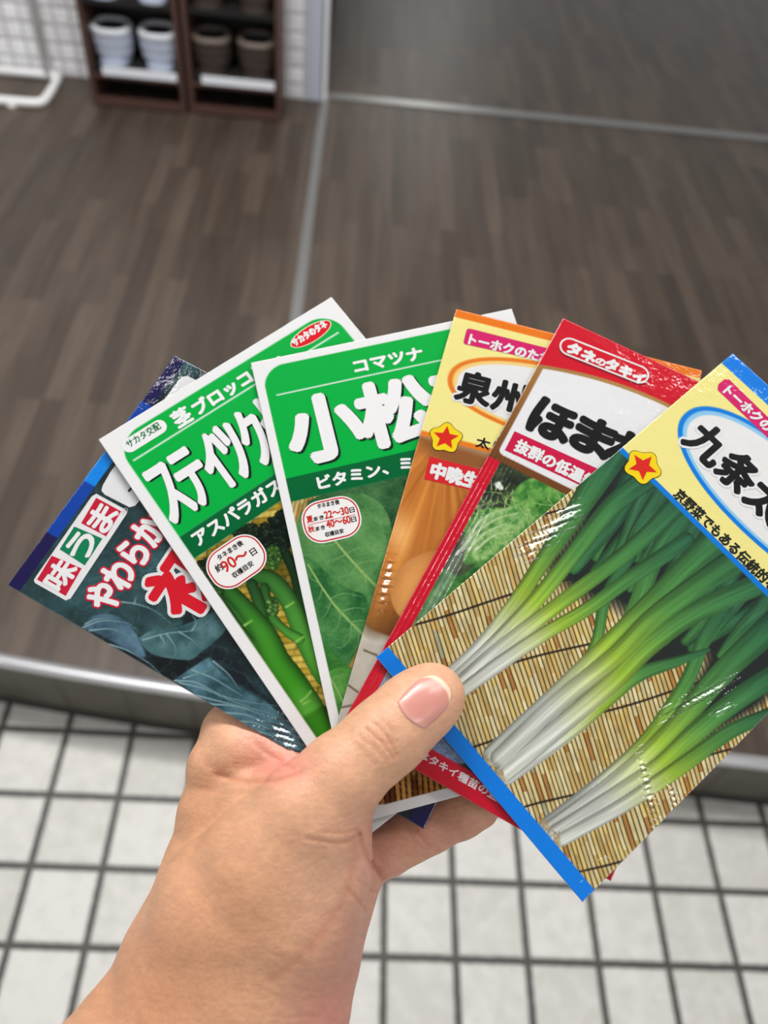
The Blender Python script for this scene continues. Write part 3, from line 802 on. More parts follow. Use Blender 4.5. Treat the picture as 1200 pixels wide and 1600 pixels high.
# ---------------- 2 stick broccoli
def sakata_base(p, mg, r_, vg0, vg1, vd1):
    """white sheet, rounded green header, dark green slogan band; returns the coverage of the photo window"""
    p.fill((241, 241, 242))
    hd = p.rrect_cov(mg, p.W - mg, mg, p.H - mg * 1.05, r_)
    win = hd * np.clip((p.v - vd1) / .25 + .5, 0, 1)
    return hd, win
P2 = Packet('broccoli_packet', (154, 687), (517, 463), (490, 1187), 7.2, H=158, grid=0.32, gloss=False, bulge=0.4,
            label='green and white sprouting broccoli seed packet, second from the left of the fan')
def paint_broccoli(p):
    vG = p.uv(273.6, 843.5)[1]; vD = p.uv(297, 877.6)[1]
    hd, win = sakata_base(p, 3.9, 9.5, 0, vG, vD)
    # woven mat
    t = p.v; s = p.u
    row = np.floor(t / 3.0); f = t / 3.0 - row
    off = _lat[row.astype(int) & 255, 9] * 20
    colm = np.floor((s + off) / 8.5); r = _lat[row.astype(int) & 255, colm.astype(int) & 255]
    # the mat's slats run across the picture
    k = np.floor((p.Y + 0.10 * p.X) / 10.5); ff = (p.Y + 0.10 * p.X) / 10.5 - k
    kc = np.floor((p.X + 31 * _lat[k.astype(int) & 255, 5]) / 58); r = _lat[k.astype(int) & 255, kc.astype(int) & 255]
    fx = (p.X + 31 * _lat[k.astype(int) & 255, 5]) / 58 - kc
    base = np.array((176, 146, 40)) * (1 - r[:, None]) + np.array((226, 200, 92)) * r[:, None]
    base = base * (1 - .30 * np.clip(np.abs(ff - .5) * 2, 0, 1) ** 3 - .30 * (np.abs(fx - .5) > .47))[:, None] * (0.88 + .24 * vnoise(p.X / 3, p.Y / 14, 3))[:, None]
    p.put(win, base * 0.95)
    c6 = lambda x, y: (300 + x / 3.53, 800 + y / 3.53)
    A = lambda L: [c6(*q) for q in L]
    sh = (40, 44, 14)
    p.poly(A([(20, 300), (100, 520), (240, 700), (380, 800), (330, 640), (250, 560), (200, 400), (480, 420), (560, 560), (690, 800), (690, 500), (560, 100), (300, 60), (60, 260)]), sh, 22, 0, clip=win * 0.5)
    g0, g1, g2 = (30, 62, 26), (66, 134, 46), (88, 158, 58)
    st = [(0, g0), (.35, (54, 112, 44)), (1, (70, 150, 40))]
    def S(L, r, stops=st, **k): p.stroke(A(L), r, stops, clip=win, **k)
    S([(500, 200), (560, 320), (600, 470), (640, 640)], [8, 9], [(0, (24, 48, 28)), (1, (40, 84, 40))])
    S([(600, 280), (640, 420), (680, 620)], [7, 8], [(0, (22, 42, 26)), (1, (36, 76, 36))])
    S([(340, 350), (430, 370), (500, 440), (560, 540), (620, 680), (690, 820), (740, 900)], [12, 14, 15, 18, 18], [(0, (50, 104, 44)), (.5, (74, 148, 54)), (1, (84, 160, 54))], side=-.12)
    S([(400, 420), (430, 560), (510, 650), (590, 700)], [8, 8, 7, 9], [(0, (44, 92, 40)), (1, (84, 164, 58))], side=-.1)
    S([(330, 400), (370, 500), (400, 640), (420, 700)], [9, 10, 9], [(0, (38, 78, 40)), (1, (62, 124, 46))], side=-.1)
    S([(110, 420), (200, 520), (300, 620), (400, 730)], [7, 8, 9], [(0, (36, 84, 36)), (1, (62, 132, 44))])
    S([(150, 480), (240, 610), (320, 710), (400, 780)], [6, 7, 7], [(0, (32, 74, 34)), (1, (52, 116, 40))])
    S([(190, 420), (270, 500), (350, 600), (410, 690), (470, 820), (560, 940), (640, 1060), (700, 1160), (780, 1290)], [11, 13, 17, 20, 21, 21, 21, 20], [(0, (44, 102, 40)), (.3, (66, 142, 44)), (.6, (60, 146, 34)), (.78, (92, 170, 60)), (.8, (56, 130, 30)), (1, (52, 128, 26))], side=-.14)
    for a in ([(600, 1045), (630, 1020), (655, 990)], [(615, 1060), (650, 1040)], [(290, 625), (330, 600)], [(520, 525), (560, 500)], [(575, 715), (615, 690)]):
        S(a, 2.0, [(0, (140, 196, 96)), (1, (110, 176, 70))], shade=.1)
    # florets
    rs = np.random.RandomState(3)
    def floret(cx, cy, rx, ry, n, lo, hi):
        for _ in range(n):
            a = rs.rand() * 6.283; q = rs.rand() ** .5
            x, y = cx + rx * q * math.cos(a), cy + ry * q * math.sin(a)
            m = rs.rand(); c = np.array(lo) * (1 - m) + np.array(hi) * m
            p.stroke([c6(x, y), c6(x + 4, y + 3)], 1.5 + rs.rand() * 2.6, [(0, c), (1, c)], .6, clip=win)
    floret(80, 350, 80, 90, 300, (18, 34, 22), (58, 84, 50))
    floret(330, 120, 100, 50, 260, (16, 30, 22), (50, 74, 48))
    floret(460, 130, 90, 100, 420, (14, 26, 22), (44, 66, 46))
    floret(520, 40, 60, 60, 200, (16, 28, 24), (40, 60, 44))
    floret(445, 250, 36, 60, 120, (40, 84, 34), (104, 160, 70))
    floret(440, 520, 30, 50, 110, (40, 90, 36), (120, 176, 84))
    floret(130, 430, 40, 30, 60, (30, 66, 32), (80, 130, 60))
    p.poly([(275, 843), (300, 878), (440, 790), (430, 750)], (200, 170, 60), clip=win * 0)
    p.put(hd * np.clip((vG - p.v) / .25 + .5, 0, 1), GREEN)
    p.put(hd * np.clip((p.v - vG) / .25 + .5, 0, 1) * np.clip((vD - p.v) / .25 + .5, 0, 1), DGREEN)
    vl = p.uv(205.5, 721.6)[1]; p.band(vl - .3, vl + .3, WHITE, 5.6, p.W - 6.5)
paint_broccoli(P2)
P2.build(rough=0.42, coat=0.06, wr=0.06)
c2 = lambda x, y: (150 + x / 2.79, 460 + y / 2.79)
b = P2.decal('hybrid_badge', [(P2.rr((226, 681.5), 76, 25, 12), WHITE, 0.08)])
P2.decal('badge_lettering', [(P2.text_geo('サカタ交配', c2(145, 672), c2(290, 588), 14, bold=.35), (40, 120, 70), 0.11)], b)
P2.decal('vegetable_lettering', [(P2.text_geo('茎', c2(362, 585), c2(428, 545), 29, bold=1.5), WHITE, 0.08), (P2.text_geo('ブロッコリー', c2(448, 530), (440, 563), 25, bold=1.5), WHITE, 0.08)])
b = P2.decal('brand_badge', [(P2.oval((486, 522), 72, 26, 1.6), (236, 232, 200), 0.08), (P2.oval((486, 522), 72, 26), (226, 22, 36), 0.11)])
P2.decal('badge_lettering', [(P2.text_geo('サカタのタネ', c2(868, 228), c2(1020, 150), 13, bold=.9), WHITE, 0.14)], b)
def title(pk, chars, bold=3.0, dark=(18, 40, 30), face=WHITE, sh=(3.2, 3.2)):
    L = []
    for ch, A, B, h in chars:
        g = pk.text_geo(ch, A, B, h, bold=bold, ring=10)
        L += [(pk.shift(g, *sh), dark, 0.09), (pk.shift(g, sh[0] * .5, sh[1] * .5), dark, 0.10), (g, face, 0.13)]
    return pk.decal('title_lettering', L)
def alongP(pk, u0, u1, v):       # two picture positions on the sheet
    return tuple(pk.px(u0, v)), tuple(pk.px(u1, v))
ub, vb = P2.uv(273.6, 818); us = P2.uv(216, 736)[0]
k_ = 0.2235
ch = []
for c_, a_, b_ in (('ス', 1, 45), ('テ', 46, 88), ('ィ', 93, 124), ('ッ', 127, 163), ('ク', 167, 206), ('セ', 211, 250), ('ニ', 254, 290), ('ョ', 294, 322), ('ー', 326, 352), ('ル', 354, 388)):
    A_, B_ = alongP(P2, us + (a_ * .94 - 1) * k_, us + (b_ * .94 - 1) * k_, vb)
    ch.append((c_, A_, B_, 100 if c_ not in 'ニー' else 60))
title(P2, ch, 3.4)
P2.decal('slogan_lettering', [(P2.text_geo('アスパラガスのような', c2(448, 1100), c2(448 + 10 * 62, 1100 - 10 * 41), 25, bold=1.2), WHITE, 0.08)])
def harvest_badge(pk, c, w_, h_, r_, rows):
    b = pk.decal('harvest_badge', [(pk.rr(c, w_, h_, r_, 2.2), (244, 242, 240), 0.08), (pk.rr(c, w_, h_, r_), (208, 40, 46), 0.10), (pk.rr(c, w_, h_, r_, -2.2), (246, 244, 243), 0.12)])
    for s, A, B, h, col, bd in rows:
        pk.decal('badge_lettering', [(pk.text_geo(s, A, B, h, bold=bd), col, 0.15)], b)
    return b
DK = (50, 44, 44); RD = (210, 48, 40)
harvest_badge(P2, c2(613, 1165), 90, 66, 28, [('タネまき後', c2(538, 1163), c2(650, 1097), 9.5, DK, .35), ('約', c2(532, 1215), c2(560, 1198), 12.5, DK, .35), ('90', c2(566, 1216), c2(620, 1182), 19, RD, .5),
    ('〜', c2(612, 1165), c2(662, 1132), 6, RD, .9), ('日', c2(684, 1143), c2(706, 1128), 11, DK, .3), ('収穫目安', c2(604, 1240), c2(695, 1187), 9.5, DK, .3)])

# ---------------- 3 komatsuna
P3 = Packet('komatsuna_packet', (392, 567), (800, 484), (519, 1130), 5.4, H=158, grid=0.32, gloss=False, bulge=0.4,
            label='green and white leafy greens seed packet third from the left of the fan')
c3 = lambda x, y: (380 + x / 2.727, 470 + y / 2.727)
def paint_komatsuna(p):
    vG = p.uv(435, 750.5)[1]; vD = p.uv(451.5, 785)[1]
    hd, win = sakata_base(p, 3.0, 8.5, 0, vG, vD)
    p.put(win, np.clip(bamboo(p, (0.25, -1.0), 6.2, [(196, 164, 98), (216, 186, 118), (180, 140, 76), (206, 172, 110)], (110, 84, 44), 5), 0, 255))
    low = np.clip((p.v - p.uv(600, 1200)[1]) / 6, 0, 1) * win
    p.put(low, np.clip(bamboo(p, (0.12, 1.0), 8.5, [(150, 92, 34), (190, 128, 58), (112, 64, 26), (206, 150, 80)], (52, 30, 16), 9, .3), 0, 255))
    c6 = lambda x, y: (300 + x / 3.53, 800 + y / 3.53)
    A = lambda L: [c6(*q) for q in L]
    tx = lambda s, q=26: (lambda x, y: np.clip(fbm(x / q, y / q, s) * 1.7 - .35, 0, 1))
    p.poly(A([(640, -60), (800, -130), (1000, -160), (1250, -200), (1250, 200), (1000, 60), (800, 40), (620, 60)]), ((30, 74, 42), (74, 122, 74)), 2, 5, tx(31), clip=win)
    # back leaf, big leaf, lower leaves
    p.poly(A([(800, -60), (880, -100), (970, -90), (1060, -20), (1100, 110), (1060, 300), (900, 200), (800, 60)]), ((52, 108, 56), (110, 160, 96)), 2, 6, tx(32), clip=win)
    p.poly(A([(570, 100), (600, 10), (700, -60), (820, -40), (960, 20), (1040, 90), (1080, 200), (1040, 400), (980, 560), (860, 560), (720, 400), (600, 240)]), ((60, 116, 62), (104, 158, 92)), 2, 6, tx(33, 40), clip=win)
    p.poly(A([(1000, 330), (1090, 250), (1110, 500), (1000, 640), (960, 560)]), ((48, 104, 54), (92, 146, 82)), 2, 6, tx(36), clip=win)
    p.poly(A([(600, 240), (660, 260), (760, 350), (850, 420), (960, 470), (980, 640), (920, 740), (860, 850), (770, 870), (720, 760), (690, 640), (630, 420)]), ((32, 92, 48), (80, 142, 78)), 2, 5, tx(34), clip=win)
    p.poly(A([(700, 720), (760, 760), (840, 840), (900, 900), (860, 1100), (800, 1180), (760, 1000), (720, 860)]), ((34, 96, 36), (74, 140, 60)), 2, 5, tx(35), clip=win)
    p.poly(A([(730, 900), (800, 860), (900, 880), (880, 1000), (800, 1060), (750, 1000)]), ((62, 128, 50), (98, 164, 74)), 2, 5, tx(37), clip=win)
    lt = (168, 198, 112)
    vn = [(0, lt), (1, (128, 172, 96))]; fv = [(0, (128, 176, 110)), (1, (96, 146, 84))]
    def S(L, r, s=vn, **k): p.stroke(A(L), r, s, .1, clip=win, soft=1.4, **k)
    S([(690, 20), (790, 160), (900, 290), (1010, 405), (1080, 470)], [1.2, 2.2, 2.8])
    S([(640, 290), (720, 420), (800, 530), (935, 670), (980, 720)], [1.0, 2.0, 2.8])
    S([(740, 880), (800, 980), (850, 1090)], [1, 1.8])
    for L in ([(770, 130), (850, 100), (950, 110)], [(800, 170), (720, 190), (640, 150)], [(850, 230), (950, 190), (1050, 200)], [(850, 235), (760, 270), (660, 250)], [(900, 290), (1000, 270), (1070, 290)], [(905, 300), (860, 350), (770, 360)], [(950, 340), (960, 420), (900, 440)]):
        S(L, [.9, .4], fv)
    for L in ([(700, 390), (660, 370), (620, 330)], [(720, 420), (700, 480), (670, 500)], [(760, 480), (840, 450), (940, 470)], [(770, 490), (740, 560), (700, 600)], [(820, 550), (900, 530), (970, 540)], [(820, 550), (800, 640), (730, 680)], [(870, 605), (940, 600), (985, 610)], [(880, 620), (860, 720), (780, 760)], [(920, 660), (910, 740), (860, 800)], [(760, 930), (820, 900), (890, 910)]):
        S(L, [.9, .4], fv)
    for sc_, al_, sd_ in ((20, .20, 84), (9, .16, 86)):
        q = fbm(p.X / sc_, p.Y / sc_, sd_, 3); p.put(win * (1 - low) * al_ * np.exp(-((q - .5) / .03) ** 2), (126, 172, 104))
    n = vnoise(p.X / 2.6, p.Y / 2.6, 40)
    p.C = p.C * (1 + (win * .12 * (n - .5))[:, None])
    p.put(hd * np.clip((vG - p.v) / .25 + .5, 0, 1), GREEN)
    p.put(hd * np.clip((p.v - vG) / .25 + .5, 0, 1) * np.clip((vD - p.v) / .25 + .5, 0, 1), DGREEN)
    vl = p.uv(427.7, 618.5)[1]; p.band(vl - .25, vl + .25, WHITE, 6.3, p.W - 7)
paint_komatsuna(P3)
P3.build(rough=0.42, coat=0.06, wr=0.06)
P3.decal('vegetable_lettering', [(P3.text_geo('コマツナ', (556, 583), (662, 561), 21, bold=1.3), WHITE, 0.08)])
title(P3, [('小', (463, 727), (577, 703.5), 108), ('松', (576, 702), (688, 680), 108), ('菜', (697, 681), (812, 657), 108)], 6.0, sh=(3.4, 3.6))
P3.decal('slogan_lettering', [(P3.text_geo('ビタミン、ミネラル', (499, 765), (726, 718), 21, bold=1.2), WHITE, 0.08)])
hb = harvest_badge(P3, (518, 812), 88, 66, 28, [('タネまき後', c3(318, 888), c3(412, 868), 8, DK, .3), ('夏', c3(274, 948), c3(300, 942), 10.5, RD, .4), ('まき', c3(303, 940), c3(345, 931), 6.5, DK, .3), ('22〜30', c3(350, 931), c3(452, 908), 12, RD, .5), ('日', c3(456, 906), c3(476, 902), 8.5, DK, .3),
    ('秋', c3(280, 990), c3(307, 984), 10.5, RD, .4), ('まき', c3(311, 982), c3(350, 974), 6.5, DK, .3), ('40〜60', c3(358, 970), c3(460, 947), 12, RD, .5), ('日', c3(463, 946), c3(484, 942), 8.5, DK, .3), ('収穫目安', c3(352, 1008), c3(430, 990), 7.5, DK, .3)])
P3.decal('divider_line', [(P3.polypx([c3(276, 955), c3(478, 911), c3(478, 913.5), c3(276, 957.5)]), RD, 0.15)], hb)

# ---------------- 4 onion
P4 = Packet('onion_packet', (713, 483), (862, 521), (522, 1160), 3.6, W=90.4, H=157.5, grid=0.32, bulge=0.35,
            label='yellow and orange onion seed packet with orange top band, between leafy greens and red packet')
c4 = lambda x, y: (560 + x / 2.727, 470 + y / 2.727)
c8 = lambda x, y: (500 + x / 3.333, 800 + y / 3.333)
YEL = (252, 240, 150)
def tohoku_head(p, band_c, ring_c, inner_c, lv, a, b, pw, v_line, line_c, vb):
    """yellow header with an oval title plate; everything above v_line"""
    up = np.clip((v_line - p.v) / .25 + .5, 0, 1)
    p.put(up, YEL)
    cu = p.W / 2
    p.put(up * p.ell_cov(cu, lv, a, b, pw), ring_c)
    p.put(up * p.ell_cov(cu + .3, lv, a - 1.5, b - 1.5, pw), inner_c)
    p.put(up * p.ell_cov(cu + .6, lv + .2, a - 2.9, b - 2.7, pw), (242, 241, 240))
    p.band(v_line - .95, v_line + .95, line_c)
    p.band(-1, vb, band_c)
def paint_onion(p):
    A = lambda L: [c8(*q) for q in L]
    p.fill((206, 200, 186))
    n = fbm(p.X / 40, p.Y / 40, 50)
    p.C *= (.9 + .2 * n)[:, None]
    for L in ([(100, 1020), (200, 1000)], [(145, 900), (200, 940)], [(230, 720), (330, 760)]): p.stroke(A(L), 1.4, [(0, (100, 80, 60)), (1, (120, 100, 70))], .1, soft=2)
    p.poly(A([(250, 480), (420, 460), (520, 640), (360, 640), (240, 610)]), (96, 66, 36), 26, 4)
    vL = p.uv(657, 676)[1]
    # big onion: lobed globe, streaks to its neck
    cx, cy = c8(440, 60); R = 150
    dx = (p.X - cx) / 128; dy = (p.Y - cy - 20) / 158
    d = np.hypot(dx, dy); cov = np.clip((1 - d) * 40 + .5, 0, 1)
    ang = np.arctan2(p.X - c4(380, 560)[0], p.Y - c4(380, 560)[1])
    strk = vnoise(ang * 14, d * 1.2, 51) * .6 + vnoise(ang * 46, d * 2.5, 52) * .4
    sh = np.clip(1.02 - .42 * np.clip(dy + .1, 0, 2) ** 2 - .10 * dx, .3, 1.2)
    hi = np.exp(-(((p.X - c4(170, 985)[0]) / 22) ** 2 + ((p.Y - c4(170, 985)[1]) / 34) ** 2))
    col = (np.array((176, 96, 30)) * (1 - strk[:, None]) + np.array((232, 152, 66)) * strk[:, None]) * sh[:, None] + hi[:, None] * np.array((40, 55, 60))
    p.put(cov, np.clip(col, 0, 255))
    d2x = (p.X - c8(640, 420)[0]) / 82; d2y = (p.Y - c8(640, 420)[1]) / 66; d2 = np.hypot(d2x, d2y)
    s2 = vnoise(d2x * 5 + d2y * 2, d2y * 1.4, 55)
    c2_ = (np.array((214, 138, 66)) * (1 - s2[:, None]) + np.array((240, 178, 106)) * s2[:, None]) * np.clip(1.08 - .16 * d2 ** 3, .4, 1.1)[:, None]
    p.put(np.clip((1 - d2) * 30 + .5, 0, 1), np.clip(c2_, 0, 255))
    # the neck of the onion, dark scales under the header
    p.poly([(650, 676), (770, 712), (760, 740), (700, 730), (660, 700)], (150, 92, 44), 22, 3)
    p.band(p.H - 5.0, p.H + 1, (246, 128, 20))
    tohoku_head(p, (244, 124, 12), (240, 128, 26), (252, 214, 130), 27.2, 41.4, 14.8, 2.2, vL, (242, 130, 30), 3.3)
paint_onion(P4)
P4.crumple((613, 868), (594, 952), 1.6)
P4.build(rough=0.32, coat=1.0, wr=0.30)
def ribbon(p, pts, tA, tB, h):
    b = p.decal('brand_ribbon', [(p.polypx(pts), (222, 30, 112), 0.09)])
    p.decal('ribbon_lettering', [(p.text_geo('トーホクのたね', tA, tB, h, bold=1.0), WHITE, 0.13)], b)
ribbon(P4, [c4(447, 178), c4(460, 126), c4(467, 119), c4(480, 120), c4(880, 222), c4(868, 276), c4(455, 186)], c4(468, 184), c4(818, 266), 18)
bl = lambda p, s, A, B, h, bd, hal: p.decal('title_lettering', [(p.text_geo(s, A, B, h, bold=bd + hal, ring=12), WHITE, 0.09), (p.text_geo(s, A, B, h, bold=bd, ring=10), BLACK, 0.13)])
bl(P4, '泉州黄玉葱', c4(408, 420), (985, 693), 54, 2.6, 3.5)
P4.decal('slogan_lettering', [(P4.text_geo('太り良く貯蔵性に優れる', c4(498, 622), (985, 759), 18, bold=.6), BLACK, 0.10)])
b = P4.decal('season_badge', [(P4.polypx([c4(303, 664), c4(640, 750), c4(620, 840), c4(280, 761)]), (224, 32, 44), 0.09)])
P4.decal('badge_lettering', [(P4.text_geo('中晩生種', c4(303, 752), c4(303 + 4 * 68, 752 + 4 * 17.4), 26, bold=1.7), WHITE, 0.13)], b)
star_badge(P4, (696.4, 684.5), 26)

# ---------------- 5 chinese cabbage
P5 = Packet('chinese_cabbage_packet', (880, 497), (1000, 552.5), (527, 1135), 1.8, W=89.2, H=163, grid=0.32, bulge=0.35,
            label='red topped chinese cabbage seed packet second from the right of the fan')
def paint_chinese(p):
    A4 = lambda L: [c4(*q) for q in L]; A8 = lambda L: [c8(*q) for q in L]
    n = fbm(p.X / 20, p.Y / 20, 60); n2 = fbm(p.X / 60, p.Y / 60, 61)
    t = np.clip(n * 1.4 - .3, 0, 1)[:, None]
    p.C[:] = np.array((28, 34, 26)) * (1 - t) + np.array((84, 104, 64)) * t
    tx = lambda s, q=12: (lambda x, y: np.clip(fbm(x / q, y / q, s) * 2.2 - .6, 0, 1))
    p.poly(A8([(450, 640), (560, 420), (640, 300), (740, 330), (900, 200), (1000, 300), (800, 450), (560, 560)]), ((30, 88, 36), (92, 156, 72)), 3, 5, tx(62), )
    p.poly(A8([(740, 60), (860, -20), (1000, -10), (1150, 40), (1180, 150), (960, 230), (840, 260), (780, 200)]), ((44, 112, 40), (136, 188, 92)), 2, 5, tx(63, 9))
    p.poly(A4([(650, 850), (680, 790), (760, 755), (900, 800), (920, 860), (840, 960), (740, 990), (640, 1010), (630, 920)]), ((40, 112, 38), (120, 178, 84)), 2, 6, tx(64, 10))
    p.poly(A4([(470, 1010), (520, 930), (600, 890), (700, 880), (760, 960), (680, 1060), (560, 1100), (450, 1120)]), ((76, 140, 62), (164, 204, 128)), 3, 5, tx(65, 8))
    vn = [(0, (226, 236, 204)), (1, (176, 210, 142))]
    for L in ([(440, 1060), (500, 960), (560, 910), (640, 885)], [(420, 1080), (500, 990), (590, 930), (680, 905)], [(470, 1060), (540, 990), (630, 950)], [(500, 1060), (580, 1000), (660, 985)]):
        p.stroke(A4(L), [2.4, 1.4], vn, .2, soft=1.6)
    rs = np.random.RandomState(5)
    for k in range(120):
        x, y = 470 + rs.rand() * 420, 800 + rs.rand() * 260
        a = rs.rand() * 6.28; l = 14 + rs.rand() * 34; b_ = a + rs.randn() * .8
        p.stroke(A4([(x, y), (x + l * math.cos(a), y + l * math.sin(a)), (x + l * (math.cos(a) + math.cos(b_)), y + l * (math.sin(a) + math.sin(b_)))]), [1.0, .4], [(0, (176, 212, 130)), (1, (120, 176, 90))], .1, soft=1.2, alpha=.8, n=5)
    p.poly(A4([(580, 780), (600, 770), (618, 800), (605, 806), (585, 795)]), (232, 236, 226), 2, 4)
    # cloth and foot of the picture
    p.poly(A8([(230, 1010), (330, 800), (420, 700), (560, 700), (760, 1180), (900, 1300), (560, 1320)]), ((104, 132, 176), (152, 176, 206)), 3, 0, tx(66, 4))
    p.poly(A8([(365, 800), (380, 830), (385, 960), (370, 960)]), (40, 48, 72), 3)
    # pale clear seal beside the red edge
    sd = p.u; f = np.clip((sd - 4.6) / 1.0, 0, 1) * np.clip((10.5 - sd) / 2.5, 0, 1) * np.clip((p.v - 74) / 25, 0, 1)
    p.put(f * .45, (176, 186, 178))
    CR = (214, 10, 44)
    p.band(p.H - 7.6, p.H + 1, CR); p.band(-1, p.H + 1, CR, -1, 4.6)
    # header: gold edged white plate under a red arc
    vb0 = 61.6
    hd = np.clip((vb0 - p.v) / .25 + .5, 0, 1)
    g = np.clip(p.u / 10, 0, 1)[:, None]
    tt = np.clip(p.v / vb0, 0, 1)[:, None]
    p.put(hd, np.array((206, 160, 92)) * (1 - tt) + np.array((116, 66, 26)) * tt)
    arc = 13.4 + 7.5 * ((p.u - 45) / 43) ** 2; va = 20.9
    p.put(hd * np.clip((arc - p.v) / .25 + .5, 0, 1), (218, 12, 40))
    pl = p.rrect_cov(2.3, p.W - 2.3, 4, vb0 - 2.6, 2.0) * np.clip((p.v - arc - 1.5) / .25 + .5, 0, 1)
    p.put(pl, (242, 242, 244))
paint_chinese(P5)
def crimp(u, v):                    # heat-sealed corrugations along the edge
    m = np.clip((v - 52) / 12, 0, 1) * np.clip((12.0 - u) / 1.2, 0, 1)
    return 0.11 * m * np.sin(u * 2 * np.pi / 1.55)
P5.build(rough=0.32, coat=1.0, wr=0.35, zfun=crimp)
va_, vb_ = P5.uv(890, 543), P5.uv(1000, 588)
def capsule(p, A, B, r):
    a = p.uv(*A); b = p.uv(*B); sc = .215; th = math.atan2(*(b - a)[::-1]); P = []
    for k in range(13): t = th + math.pi / 2 + math.pi * k / 12; P.append((a[0] + r * sc * math.cos(t), a[1] + r * sc * math.sin(t)))
    for k in range(13): t = th - math.pi / 2 + math.pi * k / 12; P.append((b[0] + r * sc * math.cos(t), b[1] + r * sc * math.sin(t)))
    return p.plate(P)
b = P5.decal('brand_badge', [(capsule(P5, (890, 544), (998, 587), 18.0), (150, 14, 34), 0.09), (capsule(P5, (890, 542), (998, 585), 17), WHITE, 0.11), (capsule(P5, (890, 542), (998, 585), 14), (218, 16, 40), 0.13)])
P5.decal('badge_lettering', [(P5.text_geo('タネ', (884, 549), (927, 566.5), 19, bold=1.7), WHITE, 0.16), (P5.text_geo('の', (929, 567), (943, 573), 11, bold=1.0), WHITE, 0.16), (P5.text_geo('タキイ', (944, 574), (1004, 598.5), 19, bold=1.7), WHITE, 0.16)], b)
P5.decal('title_lettering', [(P5.text_geo(c_, a_, b_, 60, bold=4.2, ring=12), BLACK, 0.11) for c_, a_, b_ in (('ほ', (822, 668), (880, 695)), ('ま', (889, 694), (944, 719.5)), ('れ', (943, 717), (1008, 747)))])
b = P5.decal('slogan_badge', [(P5.polypx([c4(624, 637), c4(665, 556), c4(1180, 790), c4(1140, 880)]), (212, 18, 74), 0.09)])
P5.decal('badge_lettering', [(P5.text_geo('抜群の低温結球性', c4(660, 637), c4(660 + 8 * 58, 637 + 8 * 26.6), 22, bold=1.2), WHITE, 0.12)], b)
P5.decal('foot_lettering', [(P5.text_geo('「タネの極み」はタキイ種苗の登録商標です', (556, 1128), (866, 1270), 13.5, bold=.45), (244, 232, 234), 0.10)])

